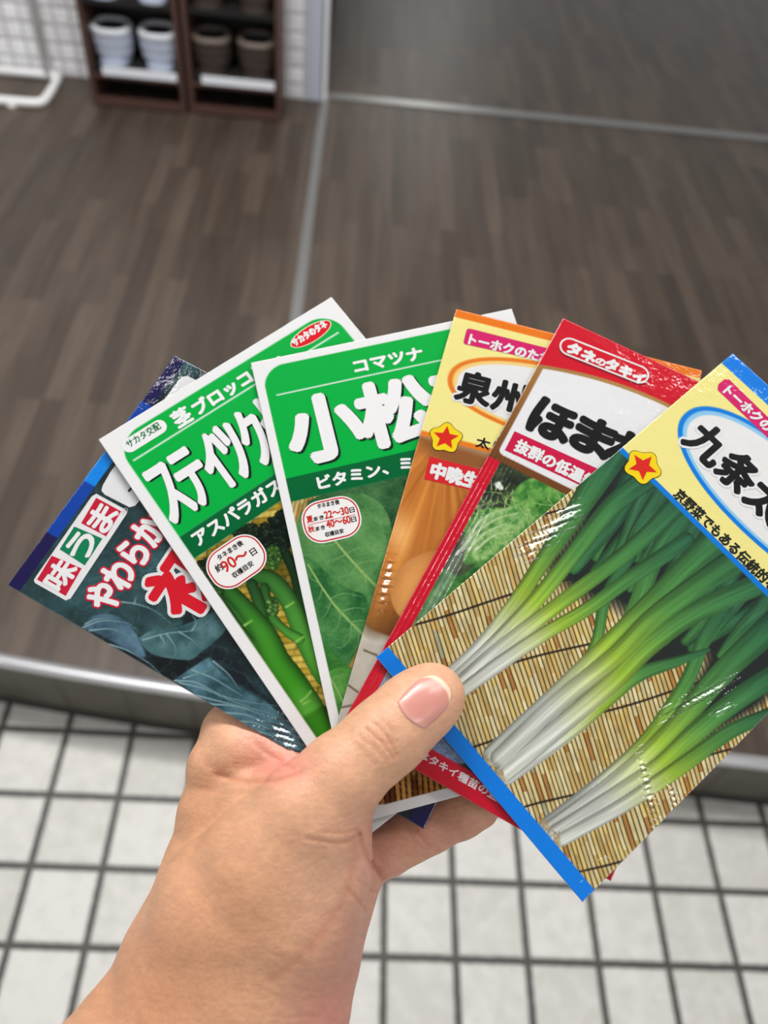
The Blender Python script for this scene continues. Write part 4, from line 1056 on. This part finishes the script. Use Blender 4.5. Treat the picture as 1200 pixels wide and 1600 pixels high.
# ---------------- 6 spring onion (front)
P6 = Packet('spring_onion_packet', (1145, 552), (1145 + 252, 552 + 262), (594, 1021), 0.0, W=90.2, H=165.8, grid=0.25, lock=True, bulge=0.45,
            label='blue and yellow spring onion seed packet at the front, pinched under the thumb')
d3 = lambda x, y: (500 + x / 1.714, 880 + y / 1.714)
d2 = lambda x, y: (550 + x / 1.846, 460 + y / 1.846)
c5 = lambda x, y: (960 + x / 3.72, 530 + y / 3.72)
def paint_leek(p):
    p.C[:] = np.clip(bamboo(p, (0.30, 0.954), 7.0, [(218, 194, 130), (232, 212, 152), (208, 176, 104), (226, 204, 142), (238, 222, 170), (214, 184, 116), (230, 208, 146), (222, 186, 108), (234, 206, 126), (190, 134, 66), (228, 210, 152), (224, 200, 138), (236, 216, 160), (176, 176, 140)], (46, 34, 22), 21, .19), 0, 255)
    for y757 in (720, 832, 943, 1051, 1162, 1281, 1403, 1520):
        pts = [(x, y757 - .28 * (x - 757) + 3 * math.sin(x * .021)) for x in range(560, 1260, 40)]
        p.stroke(pts, 1.7, [(0, (40, 26, 22)), (1, (46, 30, 24))], .2, soft=1.5)
    D3 = lambda L: [d3(*q) for q in L]; D2 = lambda L: [d2(*q) for q in L]
    dk = (34, 40, 38)
    p.poly(D2([(560, 790), (650, 660), (785, 445), (1210, 880), (1210, 1120), (1040, 1050), (900, 1010), (840, 960), (760, 900), (660, 870)]), dk, 26, 3, )
    p.poly(D3([(860, 500), (1000, 330), (1080, 190), (1220, 80), (1220, 330), (1060, 450), (940, 520)]), dk, 16, 3)
    p.poly(D3([(760, 240), (900, 100), (1100, 90), (1010, 230), (860, 300)]), dk, 12, 3)
    WH = (226, 230, 218); PY = (212, 222, 162); YG = (160, 196, 62); MG = (84, 146, 70); DG = (54, 114, 74); BG = (48, 102, 72)
    rs = np.random.RandomState(11)
    def leaf(L, r, t0=.28, seed=0, bright=1.0):
        if t0 == 'stub':
            p.stroke(L, r, [(0, WH), (.5, WH), (1, (214, 224, 176))], shade=.34, side=-.08, streak=.06, seed=seed); return
        st = [(0, WH), (t0 * .6, WH), (t0, PY), (t0 + .12, YG), (t0 + .34, MG), (min(t0 + .62, .97), DG), (1, BG)]
        st = [(a, np.array(c) * bright) for a, c in st]
        p.stroke(L, r, st, shade=.34, side=-.10, streak=.12, seed=seed)
    def blade(L, r, a, b, seed=0):
        p.stroke(L, r, [(0, a), (1, b)], shade=.36, side=-.10, streak=.14, seed=seed)
    # far blades, right and behind
    for k, (L, r) in enumerate(((D2([(870, 1000), (960, 850), (1040, 740)]), [8, 12, 13]), (D2([(900, 1000), (1010, 870), (1090, 790)]), [8, 12, 13]), (D2([(960, 1000), (1080, 900), (1150, 840)]), [8, 13, 14]),
        (D2([(980, 1020), (1110, 940), (1210, 880)]), [8, 12, 12]), (D2([(700, 800), (800, 680), (870, 560)]), [8, 12, 14]), (D2([(820, 760), (900, 680), (950, 630)]), [8, 12, 13]))):
        blade(L, r, (58, 112, 66), (46, 98, 70), k)
    for k, (x0, y0, x1, y1) in enumerate(((700, 760, 815, 500), (740, 800, 850, 535), (760, 830, 890, 575), (800, 850, 925, 610), (850, 900, 985, 670), (880, 930, 1020, 705), (930, 960, 1060, 745), (960, 1000, 1105, 790), (1010, 1020, 1150, 835), (1060, 1040, 1200, 880))):
        blade(D2([(x0, y0), ((x0 + x1) / 2 + 10 * math.sin(k * 2.1), (y0 + y1) / 2 + 8 * math.cos(k * 1.7)), (x1, y1)]), [6, 11, 13], (66, 122, 66), (52, 104, 76), 30 + k)
    # bunch 3 (right)
    leaf(D3([(612, 708), (760, 590), (860, 495), (930, 400), (985, 310), (1030, 200), (1090, 110)]), [17, 16, 13, 12, 11, 12], .34, 1)
    leaf(D3([(625, 715), (780, 600), (890, 500), (985, 400), (1080, 290), (1210, 170)]), [18, 17, 16, 17, 19, 22], .34, 2)
    leaf(D3([(640, 728), (800, 622), (910, 545), (1010, 450), (1110, 370), (1215, 300)]), [19, 17, 16, 16, 17, 18], .36, 3)
    leaf(D3([(650, 738), (800, 655), (900, 590), (1000, 520), (1100, 450), (1215, 400)]), [11, 12, 13, 13, 12, 11], .40, 4, .97)
    # bunch 2 (middle)
    leaf(D3([(500, 545), (620, 440), (730, 330), (800, 230), (850, 110), (900, -20), (985, -140)]), [14, 14, 15, 15, 14, 15], .33, 6)
    leaf(D3([(490, 540), (600, 420), (690, 310), (740, 210), (765, 90), (830, -20)]), [13, 13, 12, 9, 9, 10], .36, 7)
    leaf(D3([(500, 560), (660, 450), (760, 370), (850, 300), (960, 262), (1040, 232)]), [19, 16, 13, 12, 8, 3], .36, 8)
    leaf(D3([(495, 560), (640, 440), (780, 320), (880, 220), (1010, 130), (1210, 40)]), [15, 15, 17, 17, 16, 18], .33, 9)
    leaf(D3([(470, 512), (590, 400), (700, 290), (810, 180), (910, 80), (1000, -10), (1110, -110)]), [19, 18, 16, 15, 16, 19, 21], .34, 10)
    leaf(D3([(480, 520), (640, 370), (790, 250), (890, 150), (1010, 60), (1160, -40)]), [14, 15, 16, 17, 18, 22], .35, 12)
    # bunch 1 (left), from under the thumb
    blade(D2([(640, 790), (740, 660), (810, 540)]), [10, 17, 22], (60, 118, 70), (48, 102, 74), 15)
    leaf(D3([(330, 320), (430, 225), (520, 110), (600, -10), (700, -160), (790, -300)]), [13, 13, 12, 13, 18, 24], .30, 16)
    leaf(D3([(345, 330), (450, 235), (560, 120), (660, 0), (780, -150), (880, -230)]), [12, 13, 13, 13, 16, 18], .30, 17)
    leaf(D3([(360, 345), (470, 245), (600, 140), (760, 20), (880, -80), (960, -160)]), [16, 15, 12, 12, 14, 17], .32, 18)
    leaf(D3([(370, 350), (480, 270), (600, 190), (720, 120), (830, 40), (980, -60)]), [10, 12, 11, 11, 12, 13], .33, 19)
    # roots
    for bx_, by_ in ((455, 535), (490, 572), (608, 705), (640, 742)):
        for k in range(16):
            a = math.radians(205 + rs.rand() * 110 - 30) ; l = 14 + rs.rand() * 26
            e = (bx_ - l * abs(math.cos(a)) * (0.4 + rs.rand()), by_ + (rs.rand() - .55) * 50)
            p.stroke(D3([(bx_, by_), ((bx_ + e[0]) / 2 + rs.randn() * 5, (by_ + e[1]) / 2 + rs.randn() * 5), e]), [1.1, .6], [(0, (214, 196, 156)), (1, (150, 122, 82))], .1, n=4)
    v_l = 0.5 * (p.uv(*c5(65, 628))[1] + p.uv(*c5(880, 1500))[1])
    v_l = p.uv(*c5(230, 830))[1]
    tohoku_head(p, (0, 130, 238), (0, 128, 230), (150, 208, 244), 30.2, 40.0, 17.6, 2.15, v_l, (0, 128, 228), p.uv(*c5(628, 143))[1])
    p.band(p.H - 4.9, p.H + 1, (0, 130, 238))
paint_leek(P6)
P6.crumple((808, 872), (908, 788), 3.4)
P6.crumple((1036, 1118), (1152, 1060), 1.7)
P6.crumple((1112, 1116), (1146, 1102), 0.9)
P6.crumple((1000, 1178), (1022, 1277), 1.2)
P6.crumple((1046, 1222), (1060, 1272), 0.8)
P6.build(rough=0.32, coat=1.0, wr=0.30)
e6 = np.array([0.683, 0.730])
ribbon(P6, [c5(598, 290), c5(604, 262), c5(640, 233), c5(668, 236), c5(1180, 735), c5(1125, 800), c5(603, 300)], (1129, 613), (1129 + 134 * .70, 613 + 134 * .715), 18)
A_ = c5(478, 712)
bl(P6, '九条太', (1063, 691), (1063 + 3 * 64.5 * .683, 691 + 3 * 64.5 * .73), 62, 3.0, 4.0)
P6.decal('slogan_lettering', [(P6.text_geo('京野菜でもある伝統的なネギ', (1050, 775), (1050 + 13 * 19.9 * .69, 775 + 13 * 19.9 * .722), 20, bold=.75), (34, 36, 28), 0.10)])
star_badge(P6, (1004, 729.5), 29)

# ------------------------------------------------------------------ the hand (one continuous surface)
# joints are given as (picture x, picture y, mm in front of (-) or behind (+) the fan plane, radius mm)
def HP(px, py, off, r):
    p = cam_pt(px, py, 0.0)
    # the offset is measured along the line of sight
    d = p / np.linalg.norm(p)
    return np.append(p + d * off, r)

def rcone(P, a, b):
    """signed distance to a tapering capsule"""
    pa = P - a[:3]; ba = b[:3] - a[:3]
    L2 = max(float(ba @ ba), 1e-6)
    t = np.clip((pa @ ba) / L2, 0, 1)
    return np.linalg.norm(pa - t[:, None] * ba, axis=1) - (a[3] + (b[3] - a[3]) * t)

def smin(a, b, k):
    h = np.clip(0.5 + 0.5 * (b - a) / k, 0, 1)
    return b + (a - b) * h - k * h * (1 - h)

def chain(P, js, k=3.0):
    d = None
    for a, b in zip(js[:-1], js[1:]):
        e = rcone(P, a, b); d = e if d is None else smin(d, e, k)
    return d

def J(*l): return [HP(*q) for q in l]
THUMB = J((415, 1345, -6, 15.5), (478, 1268, -11.0, 13.6), (533, 1213, -12.2, 11.9), (590, 1162, -12.0, 11.0), (612, 1143, -11.6, 11.0), (642, 1113, -10.4, 10.6), (664, 1096, -9.8, 10.0), (676, 1087, -9.4, 9.4))
THENAR = J((300, 1530, 12, 19), (355, 1420, 5, 20), (430, 1350, 0, 19), (480, 1280, -6, 13))
THENAR2 = J((400, 1520, 10, 19), (455, 1420, 3, 19), (500, 1350, -1, 14), (520, 1300, -5, 10.5))
RADIAL = J((285, 1480, 22, 16), (322, 1360, 26, 13), (332, 1270, 25, 10), (341, 1200, 25, 8.5), (362, 1145, 23, 9), (398, 1110, 26, 9))
WEB = J((345, 1280, 22, 10), (390, 1252, 16, 9), (440, 1240, 9, 7.5), (485, 1236, 1, 7))
WEB2 = J((338, 1200, 21, 9), (375, 1172, 19, 9), (415, 1175, 18.5, 8.5), (452, 1196, 15, 7), (478, 1215, 11, 5))
PALM = J((330, 1480, 30, 20), (400, 1360, 32, 18), (440, 1270, 34, 13), (470, 1180, 36, 11))
PALM2 = J((440, 1500, 24, 20), (500, 1400, 26, 15), (530, 1340, 28, 13), (540, 1270, 30, 11))
HYPO = J((360, 1680, 20, 22), (436, 1580, 17, 19), (474, 1490, 17, 16), (500, 1420, 19, 13), (520, 1368, 23, 11.5), (545, 1325, 26, 11))
HEEL = J((320, 1640, 16, 23), (385, 1540, 12, 21), (452, 1450, 11, 16))
ARM_L = J((268, 1560, 26, 20), (214, 1660, 24, 22.5), (120, 1790, 20, 28), (20, 1950, 10, 31))
ARM_R = J((398, 1600, 24, 24), (345, 1690, 22, 26), (250, 1850, 14, 29), (130, 2020, 6, 31))
ARM_C = J((330, 1560, 22, 25), (285, 1680, 20, 28), (190, 1850, 12, 31), (100, 1990, 6, 32))
LITTLE = J((548, 1338, 25, 10.5), (604, 1322, 22, 8.6), (640, 1305, 20.5, 8.0), (672, 1291, 19.3, 7.7), (720, 1272, 18.6, 7.1), (748, 1263, 18.2, 6.3))
RING = J((520, 1290, 31, 11), (600, 1220, 28, 9.4), (660, 1190, 24, 8.8), (725, 1165, 20.4, 8.0), (756, 1160, 19.6, 7.0))
MIDDLE = J((490, 1230, 36, 11), (575, 1130, 31, 9.8), (640, 1100, 26, 9.0), (715, 1080, 20.8, 8.2), (752, 1080, 20, 7.2))
INDEX = J((420, 1130, 33, 10), (480, 1070, 32, 9.6), (560, 1030, 28, 9.0), (640, 1000, 21.4, 8.2), (680, 990, 20.2, 7.2))

PACKS = [P1, P2, P3, P4, P5, P6]
def pack_sdf(P):
    d = None
    for p in PACKS:
        q = P - p.o
        u = q @ p.ex; v = q @ p.ey; z = q @ _NN
        ax = np.abs(u - p.W / 2) - p.W / 2; ay = np.abs(v - p.H / 2) - p.H / 2; az = np.abs(z + 0.25) - 0.95
        e = np.sqrt(np.maximum(ax, 0) ** 2 + np.maximum(ay, 0) ** 2 + np.maximum(az, 0) ** 2) + np.minimum(np.maximum(np.maximum(ax, ay), az), 0)
        d = e if d is None else np.minimum(d, e)
    return d

# folds: (picture polyline, depth mm, half width mm)
FOLDS = [
    ([(338, 1210), (385, 1221), (430, 1219), (470, 1206)], .45, .9), ([(312, 1230), (350, 1240), (390, 1238)], .12, .6), ([(318, 1196), (350, 1204)], .12, .6),
    ([(395, 1150), (420, 1178), (458, 1200)], .25, .9), ([(376, 1146), (410, 1172), (440, 1188)], .15, .7),
    ([(570, 1138), (586, 1150), (600, 1164), (616, 1186)], .34, .45), ([(582, 1128), (598, 1142), (610, 1158), (622, 1182)], .28, .42), ([(560, 1150), (578, 1163), (598, 1182)], .22, .42), ([(594, 1122), (606, 1133), (618, 1148)], .2, .4), ([(588, 1154), (604, 1160), (620, 1158)], .2, .4), ([(574, 1148), (590, 1170), (604, 1192)], .18, .4), ([(552, 1160), (570, 1176), (588, 1196)], .14, .4), ([(604, 1150), (612, 1166), (618, 1180)], .2, .4),
    ([(562, 1302), (545, 1314), (520, 1316), (480, 1310)], .40, .6), ([(560, 1294), (540, 1301), (505, 1300)], .22, .5), ([(556, 1286), (530, 1291), (500, 1290)], .14, .45),
    ([(470, 1278), (510, 1280), (545, 1274)], .10, .45), ([(450, 1302), (485, 1305)], .10, .45), ([(440, 1320), (490, 1325), (530, 1322)], .08, .5),
    ([(597, 1372), (580, 1350), (568, 1325), (562, 1302)], .6, .8), ([(570, 1420), (556, 1402), (545, 1392)], .32, .7), ([(590, 1395), (575, 1385), (560, 1376)], .2, .5),
    ([(668, 1320), (656, 1306), (650, 1290)], .28, .5), ([(660, 1326), (646, 1312), (640, 1298)], .22, .45), ([(676, 1316), (664, 1302)], .15, .4), ([(724, 1302), (716, 1290), (712, 1278)], .18, .45),
    ([(556, 1316), (546, 1380), (522, 1430), (474, 1490), (424, 1530)], .18, 1.8),
    ([(430, 1508), (480, 1530), (528, 1526)], .12, .6), ([(400, 1540), (450, 1562), (512, 1556)], .12, .6), ([(420, 1488), (470, 1506), (524, 1498)], .10, .5), ([(380, 1570), (440, 1588), (505, 1586)], .10, .6), ([(450, 1540), (490, 1548), (520, 1542)], .09, .4),
    ([(460, 1420), (500, 1430), (534, 1420)], .09, .5), ([(470, 1453), (505, 1463), (534, 1456)], .09, .5), ([(440, 1472), (490, 1482), (528, 1478)], .07, .5), ([(480, 1392), (520, 1398), (545, 1388)], .08, .5),
]
def near_poly(px, py, pts):
    d = np.full(px.shape, 1e9)
    Q = crom(pts, 5)
    for a, b in zip(Q[:-1], Q[1:]):
        e = b - a; t = np.clip(((px - a[0]) * e[0] + (py - a[1]) * e[1]) / max(e @ e, 1e-9), 0, 1)
        d = np.minimum(d, np.hypot(px - a[0] - e[0] * t, py - a[1] - e[1] * t))
    return d

def hand_sdf(P, fine=True):
    arm = smin(smin(chain(P, ARM_L), chain(P, ARM_R), 9), chain(P, ARM_C), 8)
    palm = smin(chain(P, PALM, 6), chain(P, PALM2, 6), 8)
    d = smin(arm, palm, 10)
    d = smin(d, chain(P, HEEL, 5), 9)
    d = smin(d, chain(P, RADIAL, 4), 6)
    d = smin(d, chain(P, HYPO, 4), 6)
    th = smin(chain(P, THENAR, 5), chain(P, THENAR2, 5), 9)
    d = smin(d, th, 7)
    d = smin(d, chain(P, WEB, 4), 6)
    d = smin(d, chain(P, WEB2, 4), 3.0)
    d = smin(d, chain(P, LITTLE, 2.5), 2.5)
    for f in (RING, MIDDLE, INDEX): d = smin(d, chain(P, f, 2.5), 3.0)
    d = smin(d, chain(P, THUMB, 2.5), 6)
    if fine:
        px = P[:, 0] / P[:, 2] * F + 600; py = P[:, 1] / P[:, 2] * F + 800
        front = d < 6
        # soft swelling of the ball of the thumb and fold lines
        for pts, dep, wd in FOLDS:
            Q = np.array(pts)
            m = front & (px > Q[:, 0].min() - 30) & (px < Q[:, 0].max() + 30) & (py > Q[:, 1].min() - 30) & (py < Q[:, 1].max() + 30)
            i = np.where(m)[0]
            if not len(i): continue
            sc = 4.9
            q = near_poly(px[i], py[i], pts) / sc
            dd = dep * (np.exp(-(q / wd) ** 2) - .12 * np.exp(-((q - 2.4 * wd) / wd) ** 2))
            d[i] = d[i] + dd
    d = np.maximum(d, -(pack_sdf(P) - 0.15))
    return d

def surface_nets(lo, hi, h, h0=3.2):
    n0 = [int(math.ceil((hi[k] - lo[k]) / h0)) + 1 for k in range(3)]
    ax0 = [lo[k] + h0 * np.arange(n0[k]) for k in range(3)]
    g = np.stack(np.meshgrid(*ax0, indexing='ij'), -1).reshape(-1, 3)
    c = hand_sdf(g, False).reshape(n0)
    r = int(round(h0 / h)); n = [(m - 1) * r + 1 for m in n0]
    near = np.abs(c) < h0 * 1.9
    cell = np.zeros([m - 1 for m in n0], bool)
    for a in (0, 1):
        for b in (0, 1):
            for e in (0, 1):
                cell |= near[a:n0[0] - 1 + a, b:n0[1] - 1 + b, e:n0[2] - 1 + e]
    f = np.repeat(np.repeat(np.repeat(np.sign(c[:-1, :-1, :-1]) * 9, r, 0), r, 1), r, 2)
    f = np.pad(f, ((0, 1), (0, 1), (0, 1)), mode='edge').astype(np.float32)
    msk = np.repeat(np.repeat(np.repeat(cell, r, 0), r, 1), r, 2)
    msk = np.pad(msk, ((0, 1), (0, 1), (0, 1)))
    m2 = msk.copy()
    m2[1:] |= msk[:-1]; m2[:, 1:] |= m2[:, :-1].copy(); m2[:, :, 1:] |= m2[:, :, :-1].copy()
    idx = np.argwhere(m2)
    P = np.array(lo) + idx * h
    out = np.empty(len(P), np.float32)
    for s in range(0, len(P), 400000): out[s:s + 400000] = hand_sdf(P[s:s + 400000])
    f[m2] = out
    # vertices
    s = f < 0
    cs = np.zeros([m - 1 for m in f.shape], np.int8)
    for a in (0, 1):
        for b in (0, 1):
            for e in (0, 1): cs += s[a:f.shape[0] - 1 + a, b:f.shape[1] - 1 + b, e:f.shape[2] - 1 + e]
    act = (cs > 0) & (cs < 8)
    ci = np.argwhere(act); vid = np.full(cs.shape, -1, np.int64); vid[act] = np.arange(len(ci))
    acc = np.zeros((len(ci), 3)); cnt = np.zeros(len(ci))
    cor = [(a, b, e) for a in (0, 1) for b in (0, 1) for e in (0, 1)]
    for k in range(3):
        for a in cor:
            if a[k]: continue
            b = list(a); b[k] = 1
            fa = f[ci[:, 0] + a[0], ci[:, 1] + a[1], ci[:, 2] + a[2]]; fb = f[ci[:, 0] + b[0], ci[:, 1] + b[1], ci[:, 2] + b[2]]
            x = (fa < 0) != (fb < 0)
            t = np.where(x, fa / np.where(x, fa - fb, 1), 0)
            p = np.array(a, float)[None] + np.zeros((len(ci), 3)); p[:, k] = t
            acc[x] += p[x]; cnt[x] += 1
    V = np.array(lo) + (ci + acc / cnt[:, None]) * h
    Q = []
    for k in range(3):
        sl0 = [slice(None)] * 3; sl1 = [slice(None)] * 3; sl0[k] = slice(0, -1); sl1[k] = slice(1, None)
        x = s[tuple(sl0)] != s[tuple(sl1)]
        e = np.argwhere(x)
        i, j = (k + 1) % 3, (k + 2) % 3
        ok = (e[:, i] > 0) & (e[:, j] > 0) & (e[:, i] < cs.shape[i]) & (e[:, j] < cs.shape[j]); e = e[ok]
        def at(di, dj):
            q = e.copy(); q[:, i] -= di; q[:, j] -= dj; return vid[q[:, 0], q[:, 1], q[:, 2]]
        quad = np.stack([at(1, 1), at(0, 1), at(0, 0), at(1, 0)], 1)
        inside = s[e[:, 0], e[:, 1], e[:, 2]]
        quad[~inside] = quad[~inside][:, ::-1]
        Q.append(quad)
    Q = np.concatenate(Q); Q = Q[(Q >= 0).all(1)]
    return V, Q

HL = np.array([-96.0, 36.0, 165.0]); HH = np.array([42.0, 190.0, 305.0])
HV, HQ = surface_nets(HL, HH, 0.533)
# one relaxation pass keeps the folds but removes the grid
nb = np.zeros_like(HV); nc = np.zeros(len(HV))
for a in range(4):
    for b in (1, 3):
        np.add.at(nb, HQ[:, a], HV[HQ[:, (a + b) % 4]]); np.add.at(nc, HQ[:, a], 1)
HV = HV * .5 + nb / np.maximum(nc, 1)[:, None] * .5

# skin colour (pink where blood shows, browner on the back of the hand; palm-side shade tinted in)
hx = HV[:, 0] / HV[:, 2] * F + 600; hy = HV[:, 1] / HV[:, 2] * F + 800
skin = np.tile(np.array((214, 162, 128), float), (len(HV), 1))
def tint(cx, cy, rx, ry, rgb, a):
    w_ = a * np.exp(-(((hx - cx) / rx) ** 2 + ((hy - cy) / ry) ** 2)); skin[:] = skin * (1 - w_[:, None]) + np.array(rgb) * w_[:, None]
tint(230, 1560, 130, 130, (202, 142, 104), .8); tint(350, 1420, 110, 130, (206, 150, 112), .7); tint(300, 1250, 50, 80, (196, 142, 104), .7)
tint(562, 1490, 62, 150, (196, 138, 118), .9); tint(590, 1340, 40, 60, (212, 150, 132), .9); tint(520, 1380, 60, 60, (216, 168, 138), .5)
tint(440, 1195, 46, 28, (226, 136, 122), .85); tint(410, 1160, 40, 26, (228, 160, 140), .7)
tint(690, 1085, 40, 50, (226, 168, 140), .7); tint(600, 1200, 60, 50, (216, 166, 130), .4); tint(690, 1300, 90, 50, (192, 134, 112), .9)
tint(515, 1590, 60, 60, (198, 130, 116), .8)
skin *= 0.94; skin *= (0.94 + .12 * fbm(hx / 9, hy / 5, 74, 3))[:, None]; skin *= (0.965 + .07 * fbm(hx / 26, hy / 26, 70))[:, None]
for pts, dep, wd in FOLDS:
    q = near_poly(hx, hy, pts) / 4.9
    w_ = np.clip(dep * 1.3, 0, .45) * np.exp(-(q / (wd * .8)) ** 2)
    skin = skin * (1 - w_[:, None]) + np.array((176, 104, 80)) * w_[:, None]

def skin_material():
    m, nt, b = nodes_mat('skin')
    ca = N(nt, 'ShaderNodeVertexColor'); ca.layer_name = 'skin'
    nt.links.new(ca.outputs[0], b.inputs['Base Color'])
    b.inputs['Roughness'].default_value = 0.46
    b.inputs['Subsurface Weight'].default_value = 0.12
    b.inputs['Subsurface Radius'].default_value = (1.0, 0.35, 0.2)
    b.inputs['Subsurface Scale'].default_value = 0.003
    b.inputs['Specular IOR Level'].default_value = 0.4
    oc = objcoord(nt)
    v = N(nt, 'ShaderNodeTexVoronoi'); v.feature = 'DISTANCE_TO_EDGE'; v.inputs['Scale'].default_value = 780
    mp = N(nt, 'ShaderNodeMapping'); mp.inputs['Rotation'].default_value = (0, 0, 0.7); mp.inputs['Scale'].default_value = (1.0, 0.55, 1.0)
    nt.links.new(oc, mp.inputs[0]); nt.links.new(mp.outputs[0], v.inputs['Vector'])
    n1 = noise(nt, oc, 1.0, 3, .6, (260, 900, 500)); n2 = noise(nt, oc, 160, 3, .6)
    h = mth(nt, 'ADD', mth(nt, 'MULTIPLY', maprange(nt, v.outputs['Distance'], 0, .25), .5), mth(nt, 'ADD', mth(nt, 'MULTIPLY', n1, 1.3), mth(nt, 'MULTIPLY', n2, .9)))
    bp = N(nt, 'ShaderNodeBump'); bp.inputs['Strength'].default_value = 0.22; bp.inputs['Distance'].default_value = 0.0005
    nt.links.new(h, bp.inputs['Height']); nt.links.new(bp.outputs[0], b.inputs['Normal'])
    return m
m_skin = skin_material()

horg = cam_pt(330, 1560, 22)
def hand_mesh(name, V, Q, col, mat, parent=None, **props):
    """camera-space mm -> a mesh with its own axes at the wrist"""
    me = bpy.data.meshes.new(name)
    L = (V - horg) * MM; L = np.stack([L[:, 0], -L[:, 1], -L[:, 2]], 1)
    Q = np.asarray(Q, np.int32)
    me.vertices.add(len(L)); me.vertices.foreach_set('co', L.astype(np.float32).ravel())
    me.loops.add(Q.size); me.loops.foreach_set('vertex_index', Q.ravel())
    me.polygons.add(len(Q)); me.polygons.foreach_set('loop_start', np.arange(0, Q.size, 4, dtype=np.int32))
    try: me.polygons.foreach_set('loop_total', np.full(len(Q), 4, np.int32))
    except Exception: pass
    me.polygons.foreach_set('use_smooth', np.ones(len(Q), bool))
    if col is not None:
        at = me.color_attributes.new('skin', 'FLOAT_COLOR', 'POINT')
        at.data.foreach_set('color', np.concatenate([lin(np.clip(col, 0, 255)), np.ones((len(V), 1))], 1).astype(np.float32).ravel())
    me.update(calc_edges=True); me.validate(); me.materials.append(mat)
    bmx = bmesh.new(); bmx.from_mesh(me); bmesh.ops.recalc_face_normals(bmx, faces=bmx.faces[:]); bmx.to_mesh(me); bmx.free()
    me.polygons.foreach_set('use_smooth', np.ones(len(me.polygons), bool))
    return link(bpy.data.objects.new(name, me), parent, **props)
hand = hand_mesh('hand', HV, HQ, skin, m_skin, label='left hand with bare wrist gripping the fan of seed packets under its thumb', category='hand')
ho = cam2world(horg)
hand.matrix_world = Matrix(((AX[0], AY[0], -AZ[0], ho[0]), (AX[1], AY[1], -AZ[1], ho[1]), (AX[2], AY[2], -AZ[2], ho[2]), (0, 0, 0, 1)))

# thumbnail: a curved plate laid on the thumb's back
def on_hand(px, py, lift):
    d = np.array([(px - 600) / F, (py - 800) / F, 1.0]); d /= np.linalg.norm(d)
    t0 = np.linalg.norm(cam_pt(px, py)) - 34
    ts = t0 + np.linspace(0, 40, 321)
    q = hand_sdf(d[None] * ts[:, None], False)
    i = np.argmax(q < 0)
    return d * (ts[i] - lift)
def nail_uv(s, t):
    """s across -1..1, t along 0 (root) .. 1 (free edge), in picture positions"""
    root = np.array((642.0, 1118.0)); tip = np.array((690.5, 1069.5)); ax_ = tip - root; nx = np.array((-ax_[1], ax_[0])) / np.linalg.norm(ax_)
    wd = 30.0 + 2.5 * math.sin(t * math.pi) - 3.0 * max(0, t - .8) / .2
    bow0 = -7.5 * (1 - s * s) * (1 - t); bow1 = 6.0 * (1 - s * s) * t - 9 * (s ** 4) * t
    c = root + ax_ * t + (ax_ / np.linalg.norm(ax_)) * (bow0 + bow1)
    return c - nx * (s * wd) if False else c + nx * (s * wd)
ns, ntt = 21, 19
NV = []; NC = []
for j in range(ntt):
    for i in range(ns):
        s_ = -1 + 2 * i / (ns - 1); t_ = j / (ntt - 1)
        p_ = nail_uv(s_, t_)
        edge = min(1 - abs(s_), (t_) * 1.2) / .12
        NV.append(on_hand(p_[0], p_[1], 0.12 + 0.34 * min(1, max(0, edge)) + .2 * max(0, t_ - .8)))
        base = np.array((196, 132, 120)) * (1 - .5 * t_) + np.array((206, 142, 128)) * .5 * t_
        lun = math.exp(-((t_ - .02) / .10) ** 2) * .45
        base = base * (1 - lun) + np.array((220, 172, 156)) * lun
        fr = min(1, max(0, (t_ - .90) / .05)); base = base * (1 - fr) + np.array((236, 204, 176)) * fr
        NC.append(base)
NV = np.array(NV); NG = NV.reshape(ntt, ns, 3)
for _ in range(4):
    NG[1:-1, 1:-1] = NG[1:-1, 1:-1] * .5 + .125 * (NG[:-2, 1:-1] + NG[2:, 1:-1] + NG[1:-1, :-2] + NG[1:-1, 2:])
NV = NG.reshape(-1, 3)
NQ = [(j * ns + i, j * ns + i + 1, (j + 1) * ns + i + 1, (j + 1) * ns + i) for j in range(ntt - 1) for i in range(ns - 1)]
# give the plate thickness
bk = NV + NV / np.linalg.norm(NV, axis=1)[:, None] * 0.5
n_ = len(NV)
rim_ = [i for i in range(ns)] + [j * ns + ns - 1 for j in range(1, ntt)] + [(ntt - 1) * ns + i for i in range(ns - 2, -1, -1)] + [j * ns for j in range(ntt - 2, 0, -1)]
NQ2 = NQ + [tuple(n_ + k for k in q[::-1]) for q in NQ] + [(rim_[k], rim_[(k + 1) % len(rim_)], n_ + rim_[(k + 1) % len(rim_)], n_ + rim_[k]) for k in range(len(rim_))]
m_nail, nt_, b_ = nodes_mat('fingernail')
ca_ = N(nt_, 'ShaderNodeVertexColor'); ca_.layer_name = 'skin'; nt_.links.new(ca_.outputs[0], b_.inputs['Base Color'])
b_.inputs['Roughness'].default_value = 0.30; b_.inputs['Coat Weight'].default_value = 0.25; b_.inputs['Coat Roughness'].default_value = 0.2
oc_ = objcoord(nt_)
mp_ = N(nt_, 'ShaderNodeMapping'); mp_.inputs['Rotation'].default_value = (0, 0, -math.radians(45)); nt_.links.new(oc_, mp_.inputs[0])
nz_ = noise(nt_, mp_.outputs[0], 1.0, 2, .5, (60, 1100, 60))
bp_ = N(nt_, 'ShaderNodeBump'); bp_.inputs['Strength'].default_value = 0.12; bp_.inputs['Distance'].default_value = 0.0004
nt_.links.new(nz_, bp_.inputs['Height']); nt_.links.new(bp_.outputs[0], b_.inputs['Normal'])
hand_mesh('thumbnail', np.concatenate([NV, bk]), NQ2, np.array(NC + NC), m_nail, hand, label='pink thumbnail with a pale free edge')
